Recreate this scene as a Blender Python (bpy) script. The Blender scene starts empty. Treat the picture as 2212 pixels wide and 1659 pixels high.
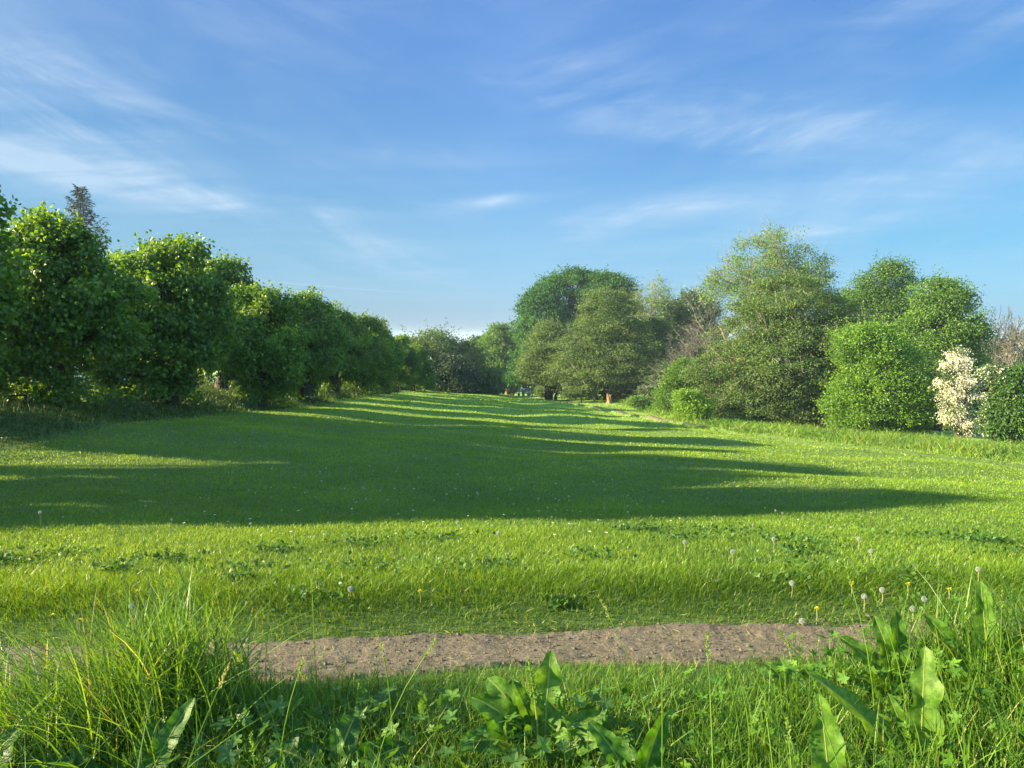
import bpy, math
import numpy as np
from mathutils import Vector
R = math.radians
sc = bpy.context.scene
col = sc.collection
# ------------------------------------------------------------------ camera, light, sky, exposure
F, PITCH, CZ = 750.0, R(3.66), 1.6
cam = bpy.data.objects.new('camera', bpy.data.cameras.new('camera'))
cam.data.sensor_width = 36; cam.data.lens = 36 * F / 1024; cam.data.clip_end = 30000; cam.data.clip_start = .05
cam.location = (0, 0, CZ); cam.rotation_euler = (R(90) - PITCH, 0, 0)
col.objects.link(cam); sc.camera = cam
SUN_EL, SUN_AZ = R(19.5), R(-8)                     # azimuth: degrees forward of straight left
S = Vector((-math.cos(SUN_AZ) * math.cos(SUN_EL), math.sin(SUN_AZ) * math.cos(SUN_EL), math.sin(SUN_EL)))
ld = bpy.data.lights.new('sun', 'SUN'); ld.energy = 5.0; ld.angle = R(.5); ld.color = (1.0, .82, .5)
sun = bpy.data.objects.new('sun', ld); sun.rotation_euler = S.to_track_quat('Z', 'Y').to_euler(); col.objects.link(sun)
sc.view_settings.view_transform = 'Standard'; sc.view_settings.look = 'None'
sc.view_settings.gamma = 1; sc.view_settings.exposure = 2.22
sc.cycles.max_bounces = 6; sc.cycles.diffuse_bounces = 3; sc.cycles.transmission_bounces = 4
sc.cycles.glossy_bounces = 2; sc.cycles.volume_bounces = 0; sc.cycles.transparent_max_bounces = 4
sc.cycles.use_denoising = True; sc.cycles.denoiser = 'OPENIMAGEDENOISE'


class NT:                                            # small node-tree helper
    def __init__(s, nt): s.nt = nt; nt.nodes.clear()
    def n(s, t, ins=None, **kw):
        nd = s.nt.nodes.new(t)
        for k, v in kw.items(): setattr(nd, k, v)
        for k, v in (ins or {}).items():
            if isinstance(v, bpy.types.NodeSocket): s.nt.links.new(v, nd.inputs[k])
            else: nd.inputs[k].default_value = v
        return nd
    def math(s, op, a, b=0.0, c=None, clamp=False):
        d = {0: a, 1: b}
        if c is not None: d[2] = c
        return s.n('ShaderNodeMath', d, operation=op, use_clamp=clamp).outputs[0]
    def ramp(s, fac, stops, interp='LINEAR'):
        r = s.n('ShaderNodeValToRGB', {0: fac}); r.color_ramp.interpolation = interp
        e = r.color_ramp.elements
        while len(e) < len(stops): e.new(.5)
        for q, (p, c) in zip(e, stops): q.position = p; q.color = (*c, 1) if len(c) == 3 else c
        return r.outputs[0]
    def mr(s, v, a, b, c=0., d=1., smooth=True):
        return s.n('ShaderNodeMapRange', {0: v, 1: a, 2: b, 3: c, 4: d}, clamp=True,
                   interpolation_type='SMOOTHSTEP' if smooth else 'LINEAR').outputs[0]
    def mix(s, f, a, b, mode='MIX'):
        return s.n('ShaderNodeMixRGB', {0: f, 1: a, 2: b}, blend_type=mode).outputs[0]
    def noise(s, vec, scale, detail=4, rough=.55, dist=0.):
        return s.n('ShaderNodeTexNoise', {'Vector': vec, 'Scale': scale, 'Detail': detail, 'Roughness': rough, 'Distortion': dist}).outputs[0]


world = bpy.data.worlds.new('World'); sc.world = world; world.use_nodes = True
w = NT(world.node_tree)
sky = w.n('ShaderNodeTexSky', sky_type='NISHITA', sun_disc=False, sun_elevation=SUN_EL, sun_rotation=R(-98),
          altitude=0, air_density=.62, dust_density=.5, ozone_density=3.0).outputs[0]
D = w.n('ShaderNodeTexCoord').outputs['Generated']
sx = w.n('ShaderNodeSeparateXYZ', {0: D}); X, Y, Z = sx.outputs
el = w.math('ARCSINE', Z); az = w.math('ARCTAN2', X, Y)          # elevation, azimuth (radians)
zz = w.math('ADD', w.math('MAXIMUM', Z, 0.0), .07)
P = w.n('ShaderNodeCombineXYZ', {0: w.math('DIVIDE', X, zz), 1: w.math('DIVIDE', Y, zz), 2: 0.}).outputs[0]
P = w.n('ShaderNodeMapping', {0: P, 'Rotation': (0, 0, R(-14)), 'Scale': (.55, 1.35, 1)}).outputs[0]
n1 = w.noise(P, .62, 7, .56, .55); n2 = w.noise(P, 2.1, 6, .6, .9)
AE = w.n('ShaderNodeCombineXYZ', {0: az, 1: el, 2: 0.}).outputs[0]
def streak(tilt, sx_, sy_, seed):                    # fibrous cirrus texture over the dome
    m_ = w.n('ShaderNodeVectorRotate', {'Vector': AE, 'Angle': R(tilt)}, rotation_type='Z_AXIS').outputs[0]
    m_ = w.n('ShaderNodeMapping', {0: m_, 'Location': (seed, seed * .7, seed), 'Scale': (sx_, sy_, 1)}).outputs[0]
    return w.noise(m_, 1., 10, .6, .8)
n3 = w.mix(w.mr(az, R(-8), R(8)), streak(16, 3.2, 15, 3.1), streak(-11, 3.0, 14, 7.7))
n4 = w.mix(w.mr(az, R(-8), R(8)), streak(24, 7, 26, 1.3), streak(-18, 6, 24, 5.2))
def blob(a, e, ra, re, tilt, amp):                  # cloud bank centred on a direction of the sky (degrees)
    m = w.n('ShaderNodeVectorMath', {0: AE, 1: (R(a), R(e), 0)}, operation='SUBTRACT').outputs[0]
    m = w.n('ShaderNodeVectorRotate', {'Vector': m, 'Angle': R(-tilt)}, rotation_type='Z_AXIS').outputs[0]
    m = w.n('ShaderNodeVectorMath', {0: m, 1: (1 / R(ra), 1 / R(re), 0)}, operation='MULTIPLY').outputs[0]
    l = w.n('ShaderNodeVectorMath', {0: m}, operation='LENGTH').outputs['Value']
    return w.math('MULTIPLY', w.mr(l, 1., 0.), amp)
bl = 0.0
for q in [(-34, 16, 17, 8, -24, .9), (-29, 11.3, 16, 2.6, -6, .8), (-38, 11.2, 12, 2.2, 3, .8), (-19, 9.2, 15, 1.5, -4, .95), (-9.5, 6.2, 9, 2.0, -15, .85),
          (9.5, 8.8, 12, 1.9, 9, 1.), (-2, 9.9, 6, .9, 6, 1.), (-.8, 10.2, 2.5, .7, 12, 1.), (20, 14, 16, 3.2, -6, .8), (8, 17, 18, 4, -10, .45), (-5, 13.5, 9, 2.5, -12, .35),
          (27, 10.2, 16, 2.4, 8, .7), (20, 7.2, 12, 1.3, 4, .7), (35, 20.5, 7, 4.5, 12, .6), (29, 21, 7, 1.2, 8, .5), (3, 21, 13, 5, -25, .5), (-12, 27.5, 9, 2.5, -8, .6), (-30, 25, 16, 5, -20, .25)]:
    bl = w.math('ADD', bl, blob(*q))
c1 = w.mr(n1, .34, .74); c2 = w.mr(n2, .36, .74); c3 = w.mr(w.mix(.35, n3, n4), .36, .70)
cl = w.math('ADD', w.math('MULTIPLY', c1, .42), w.math('MULTIPLY', w.math('MULTIPLY', c3, w.math('ADD', w.math('MULTIPLY', c2, .6), .4)), .95))
cl = w.math('MULTIPLY', cl, w.math('ADD', w.math('MULTIPLY', bl, 1.1), .3), clamp=True)
# thin contrail low over the row of trees
tr = w.math('SUBTRACT', w.math('SUBTRACT', el, w.math('MULTIPLY', az, -.065)), R(2.75))
ct = w.math('MULTIPLY', w.mr(w.math('ABSOLUTE', tr), R(.09), 0.), w.math('MULTIPLY', w.mr(az, R(-22), R(-16)), w.mr(az, R(-3), R(-12))))
cl = w.math('ADD', w.math('MULTIPLY', cl, w.mr(el, R(-1), R(5))), w.math('MULTIPLY', ct, .35), clamp=True)
tint = w.ramp(w.mr(el, 0, R(30), 0, 1, False), [(0, (.30, .31, .38)), (.035, (.40, .42, .50)), (.1, (.53, .54, .53)), (.22, (.64, .69, .60)), (.34, (.68, .77, .70)), (.47, (.70, .82, .80)), (.74, (.76, .91, 1.)), (1, (.76, .93, 1.))])
side = w.ramp(w.mr(az, R(-70), R(70), 0, 1, False), [(0, (1.2, 1.15, 1.1)), (.26, (.72, .76, .72)), (.5, (1, 1, 1)), (.74, (.62, .78, .79)), (1, (.6, .75, .8))])
tint = w.mix(1., tint, side, 'MULTIPLY')
skyc = w.mix(1., w.mix(1., sky, tint, 'MULTIPLY'), (.79, .89, .95, 1), 'MULTIPLY')
full = w.mix(w.math('MULTIPLY', cl, .6), skyc, (2.2, 2.7, 3.2, 1))
# unseen bright cloud overhead and behind the viewer, added to lift the shade
back_fill = w.math('MAXIMUM', w.mr(Y, .15, -.35), w.mr(Z, .62, .9))
full = w.mix(w.math('MULTIPLY', back_fill, w.mr(n1, .2, .8, .55, 1.)), full, (2.3, 4.3, 5.4, 1))
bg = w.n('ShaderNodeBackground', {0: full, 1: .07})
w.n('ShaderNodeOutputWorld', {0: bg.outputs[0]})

# ------------------------------------------------------------------ terrain
def sstep(a, b, x): t = np.clip((x - a) / (b - a), 0, 1); return t * t * (3 - 2 * t)
_p = np.array([(-60, 1.6), (0, 1.6), (4.2, 1.6), (5.2, 1.62), (6.5, 1.78), (8, 1.98), (10, 2.17), (12, 2.35), (15, 2.6), (20, 3.0), (30, 3.75), (40, 4.5),
               (60, 5.65), (80, 6.9), (100, 8.2), (112, 9.0), (118, 9.45), (124, 10.3), (130, 11.2), (160, 12.8), (200, 14.3), (300, 20), (600, 33), (1500, 48), (7000, 62)])
_yy = np.arange(-60, 7000, .5); _hh = np.interp(_yy, _p[:, 0], _p[:, 1])
_k = np.exp(-np.linspace(-2, 2, 9) ** 2); _k /= _k.sum()
_hs = np.convolve(np.pad(_hh, 4, 'edge'), _k, 'valid')
def pathc(x):                                       # centre line and half width of the trodden path
    yc = np.interp(x, PCX, PCY) ; return yc
def ray(px, py, h):                                 # photo point (1024 wide) on a level h below the eye
    t = (py - 384) / F; s = h / (math.sin(PITCH) + t * math.cos(PITCH))
    return s * (px - 512) / F, s * (math.cos(PITCH) - t * math.sin(PITCH))
_pp = [ray(a, b, 1.6) for a, b in ((-300, 668), (0, 662), (230, 657), (330, 658), (450, 648), (560, 642), (700, 641), (820, 636), (900, 633), (1300, 628))]
PCX = np.array([a for a, b in _pp]); PCY = np.array([b for a, b in _pp])
_r = np.random.default_rng(5)
_w = [(_r.uniform(.25, 1.6), _r.uniform(0, 6.28), _r.uniform(0, 6.28)) for _ in range(16)]
def T(x, y):
    x = np.asarray(x, float); y = np.asarray(y, float)
    h = np.interp(y, _yy, _hs)
    r = sstep(5, 20, y)
    h = h + r * np.where(x < 0, .08 * np.maximum(x, -16), .05 * np.minimum(x, 22) * (1 - .6 * sstep(55, 80, y)))
    h = h - .9 * sstep(-9, -13, x + .035 * np.minimum(y, 90)) * sstep(8, 14, y) * .25
    wob = 0
    for f, a, ph in _w: wob = wob + np.sin(f * (x * math.cos(a) + y * math.sin(a)) + ph) / (f + .4)
    wob = wob * .016 * sstep(5, 9, y) * (1 - sstep(300, 600, y)) * (1 + sstep(10, 40, y) * .7)
    dp = y - pathc(x)
    pth = -.045 * np.exp(-(dp / .27) ** 2) + .05 * sstep(.15, .8, dp) * (1 - sstep(1.2, 4, dp))
    d = np.abs(y - ditch(x)); dt = np.where(x > 2, -.28 * np.exp(-(d / (.35 + .012 * y)) ** 2) + .12 * np.exp(-((y - ditch(x) - 1.3) / 1.2) ** 2), 0) * sstep(2.5, 6, x)
    return 1.6 - h + wob + pth + dt
def ditch(x):                                       # shallow mown-over ditch crossing the right of the field
    return np.interp(x, DX, DY)
DX = np.array([2, 5, 8, 10.5, 13, 14.6, 17, 22, 40]); DY = np.array([100, 75, 56, 42, 30, 24, 19, 15, 8.])

def at(dx, d):                                      # photo column (2212 wide) at distance d -> x
    return (dx * .46293 - 512) / F * d / math.cos(PITCH)
def zat(dy, d):                                     # photo row (2212 wide) at distance d -> height
    t = (dy * .46293 - 384) / F
    return CZ - d * (math.sin(PITCH) + t * math.cos(PITCH)) / (math.cos(PITCH) - t * math.sin(PITCH))

# ------------------------------------------------------------------ mesh and object helpers
def mesh(name, V, Fs, rnd=None, smooth=False, attrs=None):
    """V (n,3); Fs: list of (m,k) index arrays; optional per-vertex attributes"""
    me = bpy.data.meshes.new(name); V = np.ascontiguousarray(V, np.float32)
    me.vertices.add(len(V)); me.vertices.foreach_set('co', V.ravel())
    Fs = [np.asarray(f, np.int32) for f in Fs if len(f)]
    tot = np.concatenate([np.full(len(f), f.shape[1], np.int32) for f in Fs])
    idx = np.concatenate([f.ravel() for f in Fs])
    me.loops.add(len(idx)); me.loops.foreach_set('vertex_index', idx)
    me.polygons.add(len(tot)); me.polygons.foreach_set('loop_start', np.concatenate([[0], np.cumsum(tot)[:-1]]).astype(np.int32))
    me.polygons.foreach_set('use_smooth', np.full(len(tot), smooth))
    a = dict(attrs or {})
    if rnd is not None: a['rnd'] = rnd
    for k, v in a.items():
        at_ = me.attributes.new(k, 'FLOAT', 'POINT'); at_.data.foreach_set('value', np.ascontiguousarray(v, np.float32))
    me.update(calc_edges=True); return me
def link(name, me, mat, parent=None, loc=None):
    o = bpy.data.objects.new(name, me); col.objects.link(o)
    for m in (mat if isinstance(mat, (list, tuple)) else [mat]):
        if len(me.materials) < (len(mat) if isinstance(mat, (list, tuple)) else 1): me.materials.append(m)
    if parent: o.parent = parent
    if loc is not None: o.location = loc
    return o
def tag(o, label=None, cat=None, group=None, kind=None):
    for k, v in (('label', label), ('category', cat), ('group', group), ('kind', kind)):
        if v: o[k] = v
    return o
def empty(name, loc, label=None, cat=None, group=None, rz=0):
    o = bpy.data.objects.new(name, None); col.objects.link(o); o.location = loc; o.rotation_euler = (0, 0, rz)
    o.empty_display_size = .2
    return tag(o, label, cat, group)
def copy_tree(o, loc, rz=0, scale=1, label=None, group=None):
    c = o.copy(); col.objects.link(c); c.location = loc; c.rotation_euler = (0, 0, rz); c.scale = (scale,) * 3 if not isinstance(scale, tuple) else scale
    if label: c['label'] = label
    if group: c['group'] = group
    for ch in o.children:
        k = ch.copy(); col.objects.link(k); k.parent = c
        for g in ch.children:
            q = g.copy(); col.objects.link(q); q.parent = k
    return c
def nrm(v): return v / np.maximum(np.linalg.norm(v, axis=-1, keepdims=True), 1e-9)
def segs(A, B, ra, rb, k=5):                        # tapered prisms from A to B
    A = np.atleast_2d(A).astype(float); B = np.atleast_2d(B).astype(float); n = len(A)
    ra = np.broadcast_to(ra, (n,)); rb = np.broadcast_to(rb, (n,))
    d = nrm(B - A); up = np.where(np.abs(d[:, 2:3]) > .9, [[1., 0, 0]], [[0, 0, 1.]]); u = nrm(np.cross(d, up)); v = np.cross(d, u)
    a = np.arange(k) / k * 2 * np.pi; c, s = np.cos(a), np.sin(a)
    ring = u[:, None] * c[None, :, None] + v[:, None] * s[None, :, None]
    V = np.concatenate([A[:, None] + ring * ra[:, None, None], B[:, None] + ring * rb[:, None, None]], 1).reshape(-1, 3)
    o = (np.arange(n) * 2 * k)[:, None]; i = np.arange(k)[None]; j = (i + 1) % k
    Q = np.stack([o + i, o + j, o + k + j, o + k + i], -1).reshape(-1, 4)
    cap = o + k + np.arange(k)[None]
    return V, [Q, cap]
def join(parts):                                    # [(V, [F...], rnd)]
    Vs, Fs, Rn, off = [], {}, [], 0
    for p in parts:
        V, F_ = p[0], p[1]; Vs.append(V); Rn.append(np.broadcast_to(p[2] if len(p) > 2 else .5, (len(V),)))
        for f in F_:
            f = np.asarray(f)
            if len(f): Fs.setdefault(f.shape[1], []).append(f + off)
        off += len(V)
    return np.concatenate(Vs), [np.concatenate(v) for v in Fs.values()], np.concatenate(Rn)
def tube(pts, rad, k=6):
    pts = np.asarray(pts, float); rad = np.broadcast_to(rad, (len(pts),)); t = nrm(np.gradient(pts, axis=0))
    up = np.where(np.abs(t[:, 2:3]) > .95, [[1., 0, 0]], [[0, 0, 1.]]); u = nrm(np.cross(t, up)); v = np.cross(t, u)
    for i in range(1, len(u)):
        if np.dot(u[i], u[i - 1]) < 0: u[i] *= -1; v[i] *= -1
    a = np.arange(k) / k * 2 * np.pi
    V = (pts[:, None] + (u[:, None] * np.cos(a)[None, :, None] + v[:, None] * np.sin(a)[None, :, None]) * rad[:, None, None]).reshape(-1, 3)
    n = len(pts); i = np.arange(n - 1)[:, None] * k; j = np.arange(k)[None]; jj = (j + 1) % k
    Q = np.stack([i + j, i + jj, i + k + jj, i + k + j], -1).reshape(-1, 4)
    return V, [Q, np.array([list(range(k))[::-1], list(range((n - 1) * k, n * k))])]
def box(c, s, rot=0):
    c = np.array(c, float); s = np.array(s, float) / 2
    V = np.array([(x, y, z) for x in (-1, 1) for y in (-1, 1) for z in (-1, 1)], float) * s
    cr, sr = math.cos(rot), math.sin(rot); V = np.stack([V[:, 0], V[:, 1] * cr - V[:, 2] * sr, V[:, 1] * sr + V[:, 2] * cr], 1) + c
    return V, [np.array([(0, 1, 3, 2), (4, 6, 7, 5), (0, 4, 5, 1), (2, 3, 7, 6), (0, 2, 6, 4), (1, 5, 7, 3)])]

# ------------------------------------------------------------------ materials
def veg(name, stops, trans=.4, tcol=(1.5, 1.35, .45), rough=.5, spec=.35, patch=0., pscale=.4):
    m = bpy.data.materials.new(name); m.use_nodes = True; t = NT(m.node_tree)
    r = t.n('ShaderNodeAttribute', attribute_name='rnd').outputs['Fac']
    c = t.ramp(r, [(p_, tuple(min(x * g_, .85) for x, g_ in zip(q_, GAIN))) for p_, q_ in stops])
    if patch:
        nz = t.noise(t.n('ShaderNodeNewGeometry').outputs['Position'], pscale, 3, .6)
        c = t.mix(t.mr(nz, .35, .65), t.mix(1., c, (1 - patch, 1 - patch * .8, 1 - patch * .6, 1), 'MULTIPLY'), t.mix(1., c, (1 + patch, 1 + patch * .7, 1, 1), 'MULTIPLY'))
    b = t.n('ShaderNodeBsdfPrincipled', {'Base Color': c, 'Roughness': rough, 'Specular IOR Level': spec})
    tc = t.mix(1., c, (*tcol, 1), 'MULTIPLY')
    tl = t.n('ShaderNodeBsdfTranslucent', {0: tc})
    mx = t.n('ShaderNodeMixShader', {0: trans, 1: b.outputs[0], 2: tl.outputs[0]})
    t.n('ShaderNodeOutputMaterial', {0: mx.outputs[0]}); return m
def solid(name, c, rough=.7, metal=0., c2=None, scale=8., bump=0., spec=.5, coat=0., stretch=(1, 1, 1)):
    m = bpy.data.materials.new(name); m.use_nodes = True; t = NT(m.node_tree)
    co = t.n('ShaderNodeMapping', {0: t.n('ShaderNodeTexCoord').outputs['Object'], 'Scale': stretch}).outputs[0]
    nz = t.noise(co, scale, 5, .6)
    cc = t.mix(t.mr(nz, .3, .7), (*c, 1), (*(c2 or tuple(x * .75 for x in c)), 1))
    b = t.n('ShaderNodeBsdfPrincipled', {'Base Color': cc, 'Roughness': rough, 'Metallic': metal, 'Specular IOR Level': spec, 'Coat Weight': coat})
    if bump: t.nt.links.new(t.n('ShaderNodeBump', {'Height': nz, 'Strength': bump, 'Distance': .05}).outputs[0], b.inputs['Normal'])
    t.n('ShaderNodeOutputMaterial', {0: b.outputs[0]}); return m
GAIN = (1.6, 1.45, 1.1)
M = {}
M['lime'] = veg('lime_leaf', [(0, (.024, .065, .015)), (.5, (.054, .128, .02)), (1, (.115, .21, .024))], .5, (1.6, 1.35, .4), rough=.4, spec=.5)
M['bark'] = solid('bark', (.07, .052, .035), .9, c2=(.03, .024, .018), scale=14, bump=.8, stretch=(1, 1, .25))
M['palebark'] = solid('pale_bark', (.24, .2, .14), .9, c2=(.12, .1, .07), scale=10, bump=.5, stretch=(1, 1, .3))
M['brownbark'] = solid('brown_twigs', (.12, .085, .06), .9, c2=(.07, .05, .035), scale=6)
M['chestnut'] = veg('chestnut_leaf', [(0, (.011, .044, .013)), (.5, (.022, .074, .018)), (1, (.042, .115, .025))], .3, rough=.55, spec=.15)
M['greygreen'] = veg('whitebeam_leaf', [(0, (.032, .066, .026)), (.5, (.054, .102, .032)), (1, (.092, .155, .046))], .3, rough=.55)
M['olive'] = veg('thorn_leaf', [(0, (.026, .058, .02)), (.5, (.047, .096, .028)), (1, (.086, .15, .042))], .32, rough=.5)
M['bright'] = veg('bright_leaf', [(0, (.034, .092, .015)), (.5, (.072, .162, .022)), (1, (.125, .235, .028))], .4, rough=.45)
M['mid'] = veg('mid_leaf', [(0, (.022, .062, .018)), (.5, (.044, .108, .024)), (1, (.078, .16, .03))], .38, rough=.45)
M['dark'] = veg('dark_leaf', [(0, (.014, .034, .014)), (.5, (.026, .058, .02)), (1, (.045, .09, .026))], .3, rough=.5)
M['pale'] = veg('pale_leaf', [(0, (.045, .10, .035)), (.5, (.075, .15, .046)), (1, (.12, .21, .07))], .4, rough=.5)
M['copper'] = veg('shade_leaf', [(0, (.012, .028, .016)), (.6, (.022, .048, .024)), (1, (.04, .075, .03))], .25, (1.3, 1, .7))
M['blossom'] = veg('may_blossom', [(0, (.02, .05, .012)), (.44, (.045, .1, .02)), (.47, (.30, .33, .33)), (1, (.45, .48, .49))], .25, (1, .95, .85), rough=.7)
M['sparseblossom'] = veg('sparse_may_blossom', [(0, (.02, .05, .015)), (.66, (.04, .09, .02)), (.69, (.28, .33, .34)), (1, (.42, .48, .5))], .25, (1, .95, .85), rough=.7)
M['cream'] = veg('cream_flower', [(0, (.04, .08, .02)), (.72, (.06, .11, .03)), (.75, (.2, .27, .2)), (1, (.26, .34, .25))], .3, (1, 1, .8))
M['needle'] = veg('spruce_needles', [(0, (.016, .028, .024)), (.55, (.032, .046, .038)), (1, (.065, .07, .055))], .12, (1.2, 1.1, .8), rough=.6)
M['lawn'] = veg('lawn_grass', [(0, (.034, .082, .010)), (.5, (.078, .168, .018)), (.95, (.13, .22, .022)), (.97, (.15, .2, .07)), (1, (.19, .22, .11))], .42, (1.7, 1.35, .5), rough=.42, spec=.45, patch=.22, pscale=.55)
M['tall'] = veg('tall_grass', [(0, (.022, .064, .015)), (.5, (.060, .140, .02)), (.93, (.10, .195, .03)), (.96, (.19, .22, .10)), (1, (.25, .26, .14))], .42, (1.6, 1.35, .45), rough=.45, spec=.28)
M['rough'] = veg('rough_grass', [(0, (.014, .036, .011)), (.5, (.028, .062, .015)), (.93, (.05, .09, .022)), (.97, (.14, .13, .07)), (1, (.17, .15, .08))], .35, rough=.5, patch=.2, pscale=.3)  # colours darkened to stand in for shade under the limes
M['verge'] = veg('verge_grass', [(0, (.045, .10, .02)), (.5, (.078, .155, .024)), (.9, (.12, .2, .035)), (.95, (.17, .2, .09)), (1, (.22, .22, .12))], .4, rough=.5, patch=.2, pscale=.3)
M['clover'] = veg('clover_leaf', [(0, (.016, .05, .014)), (.5, (.032, .085, .018)), (1, (.06, .13, .03))], .3, rough=.5, spec=.25)
M['weed'] = veg('weed_leaf', [(0, (.024, .075, .014)), (.5, (.045, .12, .018)), (1, (.085, .18, .028))], .4, rough=.55, spec=.2)
# ground: soil and short turf
m = bpy.data.materials.new('turf_ground'); m.use_nodes = True; t = NT(m.node_tree)
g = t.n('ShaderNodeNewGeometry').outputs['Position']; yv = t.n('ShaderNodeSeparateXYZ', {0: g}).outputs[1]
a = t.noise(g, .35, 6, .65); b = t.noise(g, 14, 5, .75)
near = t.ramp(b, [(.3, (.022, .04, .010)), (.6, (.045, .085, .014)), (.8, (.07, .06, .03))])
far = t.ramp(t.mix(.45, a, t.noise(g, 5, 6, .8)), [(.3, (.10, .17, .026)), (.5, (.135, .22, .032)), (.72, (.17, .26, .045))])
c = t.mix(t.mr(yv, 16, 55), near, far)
bs = t.n('ShaderNodeBsdfPrincipled', {'Base Color': c, 'Roughness': .9, 'Specular IOR Level': .15, 'Sheen Weight': .25, 'Sheen Roughness': .6, 'Sheen Tint': (.6, .9, .3, 1)})
t.nt.links.new(t.n('ShaderNodeBump', {'Height': t.noise(g, 9, 6, .8), 'Strength': .9, 'Distance': .12}).outputs[0], bs.inputs['Normal'])
t.n('ShaderNodeOutputMaterial', {0: bs.outputs[0]}); M['ground'] = m
# mud of the paths
m = bpy.data.materials.new('mud'); m.use_nodes = True; t = NT(m.node_tree)
g = t.n('ShaderNodeNewGeometry').outputs['Position']
a = t.noise(g, 6, 6, .7); b = t.noise(g, 70, 4, .7)
c = t.mix(.5, t.ramp(a, [(.3, (.07, .058, .042)), (.7, (.14, .116, .084))]), t.ramp(b, [(.3, (.03, .023, .016)), (.5, (.125, .1, .072)), (.72, (.31, .26, .19))]))
bs = t.n('ShaderNodeBsdfPrincipled', {'Base Color': c, 'Roughness': .92, 'Specular IOR Level': .2})
t.nt.links.new(t.n('ShaderNodeBump', {'Height': b, 'Strength': .8, 'Distance': .01}).outputs[0], bs.inputs['Normal'])
t.n('ShaderNodeOutputMaterial', {0: bs.outputs[0]}); M['mud'] = m
M['asphalt'] = solid('asphalt', (.05, .05, .05), .9, c2=(.065, .063, .06), scale=20)
M['hill'] = solid('far_land', (.07, .10, .06), .95, c2=(.1, .12, .07), scale=.004)

# ------------------------------------------------------------------ ground sheet
def axis(a, s0, lim, gr):
    v = [0.]; s = s0
    while v[-1] < lim:
        if v[-1] > a: s *= gr
        v.append(v[-1] + s)
    return np.array(v)
ay = axis(13, .1, 6400, 1.035) ; ay = np.concatenate([-axis(3, .25, 40, 1.15)[1:][::-1], ay])
ax = axis(9, .14, 6400, 1.055); ax = np.concatenate([-ax[1:][::-1], ax])
GX, GY = np.meshgrid(ax, ay); GZ = T(GX, GY)
ny, nx = GX.shape; i = (np.arange(ny - 1)[:, None] * nx + np.arange(nx - 1)[None])
Q = np.stack([i, i + 1, i + nx + 1, i + nx], -1).reshape(-1, 4)
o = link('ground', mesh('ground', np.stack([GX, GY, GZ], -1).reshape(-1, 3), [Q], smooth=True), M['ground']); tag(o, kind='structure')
# trodden mud path in the foreground
rg = np.random.default_rng(3)
def vnoise(x, y, f, seed, oct=3):                   # value noise
    out = 0; amp = 1.
    for k in range(oct):
        rr = np.random.default_rng(seed + k).random((64, 64)); xx = x * f * 2 ** k; yy = y * f * 2 ** k
        xi = np.floor(xx).astype(int); yi = np.floor(yy).astype(int); fx = xx - xi; fy = yy - yi; fx = fx * fx * (3 - 2 * fx); fy = fy * fy * (3 - 2 * fy)
        g_ = lambda a_, b_: rr[a_ % 64, b_ % 64]
        out = out + amp * ((g_(xi, yi) * (1 - fx) + g_(xi + 1, yi) * fx) * (1 - fy) + (g_(xi, yi + 1) * (1 - fx) + g_(xi + 1, yi + 1) * fx) * fy - .5); amp *= .5
    return out
def strip(name, xs, yc, hw, res, lift, mat, clod=.009):
    nv = int(2 * hw / res) + 1; v = np.linspace(-1, 1, nv); XX, VV = np.meshgrid(xs, v, indexing='ij')
    edge = 1 + .35 * vnoise(XX, VV * 0 + np.sign(VV) * 3, 2.2, 11)
    YY = yc(XX) + VV * hw * edge
    ZZ = T(XX, YY) + lift + clod * vnoise(XX, YY, 22, 20, 3) + clod * 1.3 * vnoise(XX, YY, 5, 40, 2) - .09 * sstep(.82, 1., np.abs(VV))
    n1_, n2_ = XX.shape; i = (np.arange(n1_ - 1)[:, None] * n2_ + np.arange(n2_ - 1)[None]); Q = np.stack([i, i + n2_, i + n2_ + 1, i + 1], -1).reshape(-1, 4)
    return tag(link(name, mesh(name, np.stack([XX, YY, ZZ], -1).reshape(-1, 3), [Q], smooth=True), mat), kind='structure')
def pw(x): return .26 + .05 * np.sin(x * 1.7 + 1) + .03 * np.sin(x * 4.1)
strip('path', np.arange(-5, 5.2, .013), pathc, .25, .013, .024, M['mud'])
# worn trail across the far right of the field
tx = [ray(a * .46293, b * .46293, h) for a, b, h in ((1290, 868, 7.9), (1340, 878, 7.1), (1400, 897, 6.2), (1440, 912, 5.6))]
_tx = np.array([q[0] for q in tx]); _ty = np.array([q[1] for q in tx])
def trail(x): return np.interp(x, np.sort(_tx), _ty[np.argsort(_tx)])
# road with parked cars behind the left row
def ribbon(name, pts, hw, lift, mat, n=80):
    pts = np.array(pts, float); s = np.linspace(0, 1, len(pts)); u = np.linspace(0, 1, n)
    c = np.stack([np.interp(u, s, pts[:, k]) for k in (0, 1)], 1); t_ = nrm(np.gradient(c, axis=0)); nn = np.stack([-t_[:, 1], t_[:, 0]], 1)
    V = []
    for k in np.linspace(-1, 1, 7):
        q = c + nn * hw * k * (1 + .15 * np.sin(u * 40 + k)[:, None]); V.append(np.stack([q[:, 0], q[:, 1], T(q[:, 0], q[:, 1]) + lift - (.1 if abs(k) == 1 else 0)], 1))
    V = np.stack(V, 1); i = np.arange(n - 1)[:, None] * 7 + np.arange(6)[None]; Q = np.stack([i, i + 7, i + 8, i + 1], -1).reshape(-1, 4)
    return tag(link(name, mesh(name, V.reshape(-1, 3), [Q], smooth=True), mat), kind='structure')
ribbon('trail', [(1.6, 113), (4.0, 96), (5.2, 85), (6.5, 70), (8.6, 58), (9.6, 50), (11.2, 42)], .32, .05, M['mud'])
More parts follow.
